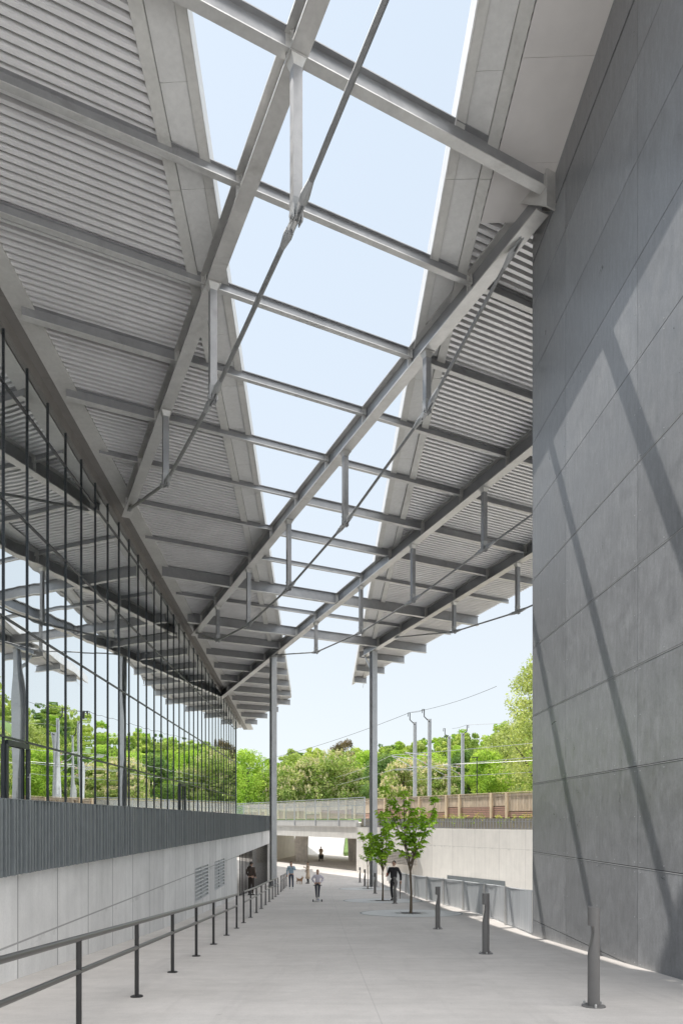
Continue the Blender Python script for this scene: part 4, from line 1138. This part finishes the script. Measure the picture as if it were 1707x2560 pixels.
# ------------------------------------------------------------------ people
SK = mat('skin', (.46, .28, .20), .55, 0, .06, 20)
def cloth(name, c, var=.12): return mat(name, c, .85, 0, var, 14, .3)
DG = None
def skin_mesh(name, chains, m, parent, subs=1, extra=None, voxel=None):
    """chains: list of [(p, r), ...] sharing joints by position; grown with a Skin modifier, then merged"""
    vs, es, rs = [], [], []; idx = {}
    def vid(p, r):
        k = tuple(round(c, 4) for c in p)
        if k not in idx: idx[k] = len(vs); vs.append(tuple(p)); rs.append(r)
        return idx[k]
    for ch in chains:
        ids = [vid(p, r) for p, r in ch]; es += list(zip(ids, ids[1:]))
    me = bpy.data.meshes.new(name); me.from_pydata(vs, es, []); ob = bpy.data.objects.new(name, me); col.objects.link(ob)
    md = ob.modifiers.new('skin', 'SKIN'); md.use_smooth_shade = True
    if not me.skin_vertices:
        me.skin_vertices.new() if hasattr(me.skin_vertices, 'new') else None
    lay = me.skin_vertices[0] if me.skin_vertices else None
    if lay:
        for i, r in enumerate(rs):
            lay.data[i].radius = (r, r) if not hasattr(r, '__len__') else r
            lay.data[i].use_root = (i == 0)
    sd = ob.modifiers.new('sub', 'SUBSURF'); sd.levels = subs; sd.render_levels = subs
    dg = bpy.context.evaluated_depsgraph_get(); ev = ob.evaluated_get(dg)
    out = bpy.data.meshes.new_from_object(ev, depsgraph=dg)
    bpy.data.objects.remove(ob)
    if extra is not None:
        import bmesh
        bm = bmesh.new(); bm.from_mesh(out)
        e2 = bpy.data.meshes.new('e'); e2.from_pydata(extra.v, [], extra.f); bm.from_mesh(e2); bm.to_mesh(out); bm.free()
    if voxel:
        o2 = bpy.data.objects.new(name, out); col.objects.link(o2)
        rm = o2.modifiers.new('r', 'REMESH'); rm.mode = 'VOXEL'; rm.voxel_size = voxel; rm.use_smooth_shade = True
        dg = bpy.context.evaluated_depsgraph_get(); out = bpy.data.meshes.new_from_object(o2.evaluated_get(dg), depsgraph=dg); bpy.data.objects.remove(o2)
    out.materials.clear(); out.materials.append(m)
    out.polygons.foreach_set('use_smooth', [True] * len(out.polygons))
    out.name = name; return link(name, out, parent)
def person(label, loc, rz, H, pose, top, legs, shoe, hair, hairlen=0, coat=0, hood=False, skinm=None, build=1., voxel=.009):
    """built facing -Y at the origin, scaled to height H; pose maps joints"""
    skinm = skinm or SK
    k = H / 1.75; J = dict(pelvis=(0, 0, .95), waist=(0, 0, 1.10), chest=(0, 0, 1.30), neck=(0, 0, 1.48), head=(0, -.01, 1.62),
        sl=(.18, 0, 1.42), el=(.24, .03, 1.14), hl=(.25, -.04, .88), sr=(-.18, 0, 1.42), er=(-.24, .03, 1.14), hr=(-.25, -.04, .88),
        kl=(.10, -.02, .50), al=(.11, .03, .09), kr=(-.10, -.02, .50), ar=(-.11, .03, .09))
    J.update(pose); J = {a: Vector(p) for a, p in J.items()}
    root = thing('person', label, 'person', (0, 0, 0))
    B = build
    hipL, hipR = J['pelvis'] + Vector((.09, 0, -.03)), J['pelvis'] + Vector((-.09, 0, -.03))
    def limb(a, b_, c, r): return [(J[a] if isinstance(a, str) else a, r[0]), ((J[a] if isinstance(a, str) else a).lerp(J[b_], .5), r[1]), (J[b_], r[2]), (J[b_].lerp(J[c], .4), r[3]), (J[c], r[4])]
    torso = [(J['pelvis'], (.15 * B, .105 * B)), (J['waist'], (.125 * B, .09 * B)), (J['chest'], (.155 * B, .105 * B)), (J['chest'].lerp(J['neck'], .6), (.12 * B, .08 * B)), (J['neck'], .055)]
    ex = MB(); hd = J['head']
    ex.ball(hd + Vector((0, 0, .02)), (.076, .094, .115), 20, 14)
    ex.ball(hd + Vector((0, -.03, -.055)), (.052, .058, .052), 14, 10)             # jaw
    ex.ball(hd + Vector((0, -.098, -.005)), (.013, .02, .026), 8, 6)                # nose
    for sx in (-1, 1): ex.ball(hd + Vector((sx * .078, .01, .0)), (.012, .022, .032), 8, 6)
    ex.ball(hd + Vector((0, -.088, -.048)), (.024, .012, .009), 8, 6)               # lips
    for hn, en in (('hl', 'el'), ('hr', 'er')):
        h, e = J[hn], J[en]; d = (h - e).normalized(); sd = d.cross(Vector((0, 1, 0)))
        if sd.length < .2: sd = d.cross(Vector((1, 0, 0)))
        sd.normalize(); nn = d.cross(sd)
        ex.tube([h, h + d * .05, h + d * .09], [.026, .036, .033], 8)
        for i in range(4):
            off = sd * (i - 1.5) * .019; L = (.062, .075, .07, .055)[i]
            ex.tube([h + d * .075 + off, h + d * (.085 + L * .5) + off + nn * .008, h + d * (.08 + L) + off + nn * .026], [.0105, .0095, .007], 6)
        ex.tube([h + d * .025 + sd * -.028, h + d * .055 + sd * -.052 + nn * .01, h + d * .085 + sd * -.056 + nn * .02], [.012, .0105, .008], 6)
    chains = [torso + [(J['neck'].lerp(hd, .5), .05), (hd, .06)],
              [(J['chest'].lerp(J['neck'], .6), (.12, .08))] + limb('sl', 'el', 'hl', (.055, .048, .04, .038, .026)),
              [(J['chest'].lerp(J['neck'], .6), (.12, .08))] + limb('sr', 'er', 'hr', (.055, .048, .04, .038, .026)),
              [(J['pelvis'], (.15, .105))] + limb(hipL, 'kl', 'al', (.088, .078, .055, .055, .036)), [(J['pelvis'], (.15, .105))] + limb(hipR, 'kr', 'ar', (.088, .078, .055, .055, .036))]
    skin_mesh('body', chains, skinm, root, 1, ex, voxel)
    q = .014
    tch = [[(J['pelvis'] + Vector((0, 0, .0)), (.16 * B + q, .115 * B + q)), (J['waist'], (.14 * B + q, .10 * B + q)), (J['chest'], (.165 * B + q, .115 * B + q)), (J['chest'].lerp(J['neck'], .6), (.13 * B + q, .085 * B + q)), (J['neck'] - Vector((0, 0, .01)), .066)],
           [(J['chest'].lerp(J['neck'], .6), (.13 * B + q, .085 * B + q))] + limb('sl', 'el', 'hl', (.066 + q, .057 + q, .05 + q, .046 + q, .036 + q)),
           [(J['chest'].lerp(J['neck'], .6), (.13 * B + q, .085 * B + q))] + limb('sr', 'er', 'hr', (.066 + q, .057 + q, .05 + q, .046 + q, .036 + q))]
    if coat:
        exc = MB(); zt = J['pelvis'].z + .02; zb = .95 - coat
        n = 20; vs = []
        for z, rx, ry in ((zt + .12, .15, .11), (zt - .05, .175, .14), (lerp(zt, zb, .6), .19, .165), (zb, .22, .19), (zb + .01, .2, .17), (lerp(zt, zb, .6), .17, .145), (zt - .05, .155, .12)):
            for i in range(n):
                a = 2 * math.pi * i / n; w_ = 1 + .05 * math.sin(a * 5) * (zt - z); vs.append((J['pelvis'].x + rx * w_ * math.cos(a), J['pelvis'].y + ry * w_ * math.sin(a), z))
        exc.add(vs, [(i * n + j, i * n + (j + 1) % n, (i + 1) * n + (j + 1) % n, (i + 1) * n + j) for i in range(6) for j in range(n)])
        skin_mesh('coat', tch, top, root, 1, exc)
    else: skin_mesh('jacket' if B > 1.05 else 'shirt', tch, top, root, 1)
    lch = [[(J['pelvis'], (.165 * B + .004, .118 * B + .004)), (J['pelvis'] + Vector((0, 0, .09)), (.14 * B, .10 * B))],
           [(J['pelvis'], (.165 * B, .118 * B))] + limb(hipL, 'kl', 'al', (.102, .088, .066, .062, .05)), [(J['pelvis'], (.165 * B, .118 * B))] + limb(hipR, 'kr', 'ar', (.102, .088, .066, .062, .05))]
    skin_mesh('trousers', lch, legs, root, 1)
    for an, kn in (('al', 'kl'), ('ar', 'kr')):
        a = J[an]; mb = MB(); fz = a.z - .09
        mb.tube([a + Vector((0, .05, -.045)), a + Vector((0, 0, -.03)), a + Vector((0, -.08, -.05)), a + Vector((0, -.16, -.062)), a + Vector((0, -.19, -.068))], [.034, .046, .042, .036, .018], 10)
        mb.box(a + Vector((0, -.06, -.08)), (.085, .25, .02)); mb.build('shoe', shoe, root, smooth=True)
    mb = MB(); mb.ball(hd + Vector((0, .018, .05)), (.085, .098, .098), 18, 12)
    if hairlen: mb.tube([hd + Vector((0, .05, .04)), hd + Vector((0, .075, -.08)), hd + Vector((0, .08, -.08 - hairlen))], [.078, .07, .045], 12)
    if hood: mb.tube([hd + Vector((0, .09, -.16)), hd + Vector((0, .1, -.09))], [.09, .07], 12)
    mb.build('hair', hair, root, smooth=True)
    mb = MB()
    for sx in (-1, 1): mb.ball(hd + Vector((sx * .031, -.083, .018)), (.012, .008, .007), 8, 6)
    mb.build('eyes', M['rubber'], root)
    setat(root, loc, rz); root.scale = (k, k, k)
    return root, J, k
HB, HBr, HBl = mat('hair_dark', (.025, .02, .016), .6), mat('hair_brown', (.09, .05, .03), .6), mat('hair_fair', (.38, .24, .13), .6)
DK = cloth('dark_trousers', (.03, .03, .035)); SH = mat('shoe_dark', (.03, .028, .028), .5); SHW = mat('shoe_white', (.6, .6, .6), .5)
person('man in a dark brown jacket seen from behind, standing by the bar screen', (-4.72, 36.4, G(36.4)), math.pi - .5, 1.76, dict(el=(.27, .05, 1.16), hl=(.20, -.1, .98), er=(-.27, .05, 1.16), hr=(-.2, -.1, .98)),
       cloth('brown_jacket', (.075, .055, .045)), cloth('dark_trousers_brown', (.04, .032, .028)), SH, HB, build=1.14, hood=True)
person('woman in a light blue denim jacket raising a hand to her face', (-3.12, 43.2, G(43.2)), .2, 1.68, dict(el=(.27, -.05, 1.22), hl=(.06, -.17, 1.42), er=(-.26, .04, 1.15), hr=(-.25, .0, .92), kr=(-.10, -.1, .5), ar=(-.1, -.02, .10)),
       cloth('denim_blue', (.30, .42, .52), .25), cloth('dark_jeans', (.04, .05, .08)), SHW, HBr, hairlen=.14, build=1.1)
person('woman in a long beige coat looking at a phone', (-2.42, 50.2, G(50.2)), -1.1, 1.56, dict(el=(.24, -.02, 1.16), hl=(.12, -.30, 1.30), er=(-.23, .04, 1.16), hr=(-.16, -.12, 1.0)),
       cloth('beige_coat', (.58, .45, .34)), DK, SH, HB, coat=.55, build=1.06)
ph = MB(); pr = Matrix.Rotation(-1.1, 3, 'Z') @ Vector((.10, -.40, 1.36)) * (1.56 / 1.75)
ph.box((-2.42 + pr.x, 50.2 + pr.y, G(50.2) + pr.z), (.02, .075, .15)); tag(ph.build('phone', M['rubber']), 'dark phone held up by the woman in the beige coat', 'phone')
ch, JC, kc = person('child in a pale lilac top standing on a scooter', (-1.06, 31, G(31) + .10), .0, 1.30, dict(el=(.34, .06, 1.20), hl=(.17, -.18, .99), er=(-.34, .06, 1.20), hr=(-.17, -.18, .99), kl=(.08, -.03, .50), al=(.05, .08, .09), kr=(-.09, -.02, .50), ar=(-.06, -.16, .09), head=(0, -.01, 1.64)),
       cloth('lilac_top', (.62, .58, .66)), cloth('dark_leggings', (.05, .05, .07)), SHW, HBl, hairlen=.10, build=.92, voxel=.008)
scq = thing('kick_scooter', 'three wheeled kick scooter under the child in the lilac top', 'scooter', (-1.06, 31, G(31)))
def sco(mb_, name, m, p=scq): return mb_.build(name, m, p, smooth=True)
X0, Y0, Z0 = -1.06, 31, G(31)
mb = MB(); mb.box((X0, Y0 + .02, Z0 + .075), (.13, .46, .035)); sd_ = mb.build('footboard', cloth('scooter_blue', (.25, .28, .55)), scq)
mb = MB(); mb.tube([(X0, Y0 - .24, Z0 + .09), (X0, Y0 - .17, Z0 + .72)], .018, 8); sco(mb, 'steering_column', M['beam'])
mb = MB(); mb.tube([(X0 - .19, Y0 - .165, Z0 + .735), (X0 + .19, Y0 - .165, Z0 + .735)], .017, 8); sco(mb, 'handlebar', M['rubber'])
mb = MB(); mb.tube([(X0 - .19, Y0 - .25, Z0 + .07), (X0 + .19, Y0 - .25, Z0 + .07)], .02, 8); sco(mb, 'axle', M['beam'])
for dx, dy in ((-.19, -.25), (.19, -.25), (0, .27)):
    mb = MB(); mb.tube([(X0 + dx - .025, Y0 + dy, Z0 + .062), (X0 + dx + .025, Y0 + dy, Z0 + .062)], .06, 16); sco(mb, 'wheel', M['rubber'])
person('man in a black sweater walking down the ramp beside a bollard', (2.33, 31.1, G(31.1)), -.35, 1.80, dict(el=(.29, .08, 1.16), hl=(.31, .02, .90), er=(-.27, .0, 1.16), hr=(-.24, -.24, 1.12), kl=(.09, -.14, .53), al=(.09, .02, .14), kr=(-.10, .0, .50), ar=(-.12, .20, .12), head=(.02, -.03, 1.63)),
       cloth('black_sweater', (.022, .022, .024)), cloth('black_trousers', (.025, .025, .028)), SH, HB, build=1.04)
um = thing('umbrella', 'folded umbrella hanging from the hand of the man in black', 'umbrella', (2.6, 31.05, G(31.05)))
mb = MB(); mb.tube([(2.62, 31.0, G(31) + .86), (2.60, 30.98, G(31) + .12)], [.035, .012], 8); mb.build('canopy', cloth('umbrella_brown', (.12, .08, .06)), um)
mb = MB(); mb.tube([(2.62, 31.0, G(31) + .86), (2.63, 31.0, G(31) + .98)], .012, 6); mb.build('handle', M['bark'], um)
cup = MB(); cup.lathe([(.03, 0), (.04, .11), (.042, .115)], (2.02, 30.9, G(31) + 1.16), 12); tag(cup.build('drink_cup', cloth('cup_red', (.35, .12, .08))), 'small reddish cup held up by the man in black', 'cup')
person('distant person in a beige coat pushing a cart under the bridge', (-2.4, 81.5, -4.76), math.pi, 1.66, dict(el=(.22, -.1, 1.14), hl=(.14, -.3, 1.02), er=(-.22, -.1, 1.14), hr=(-.14, -.3, 1.02)),
       cloth('tan_coat', (.68, .52, .38)), DK, SH, HBl, coat=.5, build=1.05, voxel=.014)
cart = thing('pushchair', 'small dark pushchair in front of the distant person under the bridge', 'pushchair', (-2.35, 80.7, -4.76))
mb = MB(); mb.hexa([(-2.6, 80.5, -4.5), (-2.1, 80.5, -4.5), (-2.1, 81, -4.5), (-2.6, 81, -4.5)], [(-2.65, 80.4, -4.12), (-2.05, 80.4, -4.12), (-2.05, 81.05, -4.0), (-2.65, 81.05, -4.0)]); mb.build('seat', M['rubber'], cart)
for dx in (-.25, .25):
    for dy in (-.3, .25):
        mb = MB(); mb.tube([(-2.35 + dx - .03, 80.75 + dy, -4.65), (-2.35 + dx + .03, 80.75 + dy, -4.65)], .10, 14); mb.build('wheel', M['rubber'], cart)
    mb = MB(); mb.tube([(-2.35 + dx, 80.45, -4.65), (-2.35 + dx, 80.9, -4.3), (-2.35 + dx * .8, 81.2, -3.8)], .018, 6); mb.build('frame', M['bar_dark'], cart)

# dog
FUR = mat('fawn_fur', (.36, .22, .13), .9, 0, .2, 20)
dgx, dgy, dgz = -2.92, 49.0, G(49)
root = thing('dog', 'small fawn dog standing on the ramp between the two women', 'dog', (0, 0, 0))
ch_ = [[((0, .24, .31), .075), ((0, .08, .30), .07), ((0, -.10, .30), .088), ((0, -.20, .36), .062), ((0, -.27, .45), .055), ((0, -.36, .445), .032)],
       [((0, .24, .31), .075), ((0, .33, .37), .02), ((0, .40, .46), .012)]]
for sx in (-.065, .065):
    ch_.append([((0, -.10, .30), .088), ((sx, -.13, .22), .035), ((sx, -.125, .11), .02), ((sx, -.14, .03), .02), ((sx, -.17, .02), .018)])
    ch_.append([((0, .24, .31), .075), ((sx, .20, .22), .042), ((sx, .27, .12), .02), ((sx, .245, .03), .02), ((sx, .215, .02), .018)])
skin_mesh('body', ch_, FUR, root, 2)
for sx in (-1, 1):
    mb = MB(); mb.hexa([(sx * .02, -.26, .485), (sx * .06, -.26, .475), (sx * .045, -.235, .48)], [(sx * .045, -.262, .58), (sx * .052, -.262, .575), (sx * .05, -.255, .577)]); mb.build('ear', FUR, root)
mb = MB(); mb.ball((0, -.395, .452), (.014, .012, .012), 8, 6)
for sx in (-1, 1): mb.ball((sx * .028, -.315, .478), (.008, .008, .008), 6, 5)
mb.build('nose_and_eyes', M['rubber'], root)
setat(root, (dgx, dgy, dgz), .7); root.scale = (1.1, 1.1, 1.1)

# drop never used master trees
for k, o in list(TT.items()):
    if k not in used:
        for c in list(kids(o)): bpy.data.objects.remove(c)
        bpy.data.objects.remove(o)
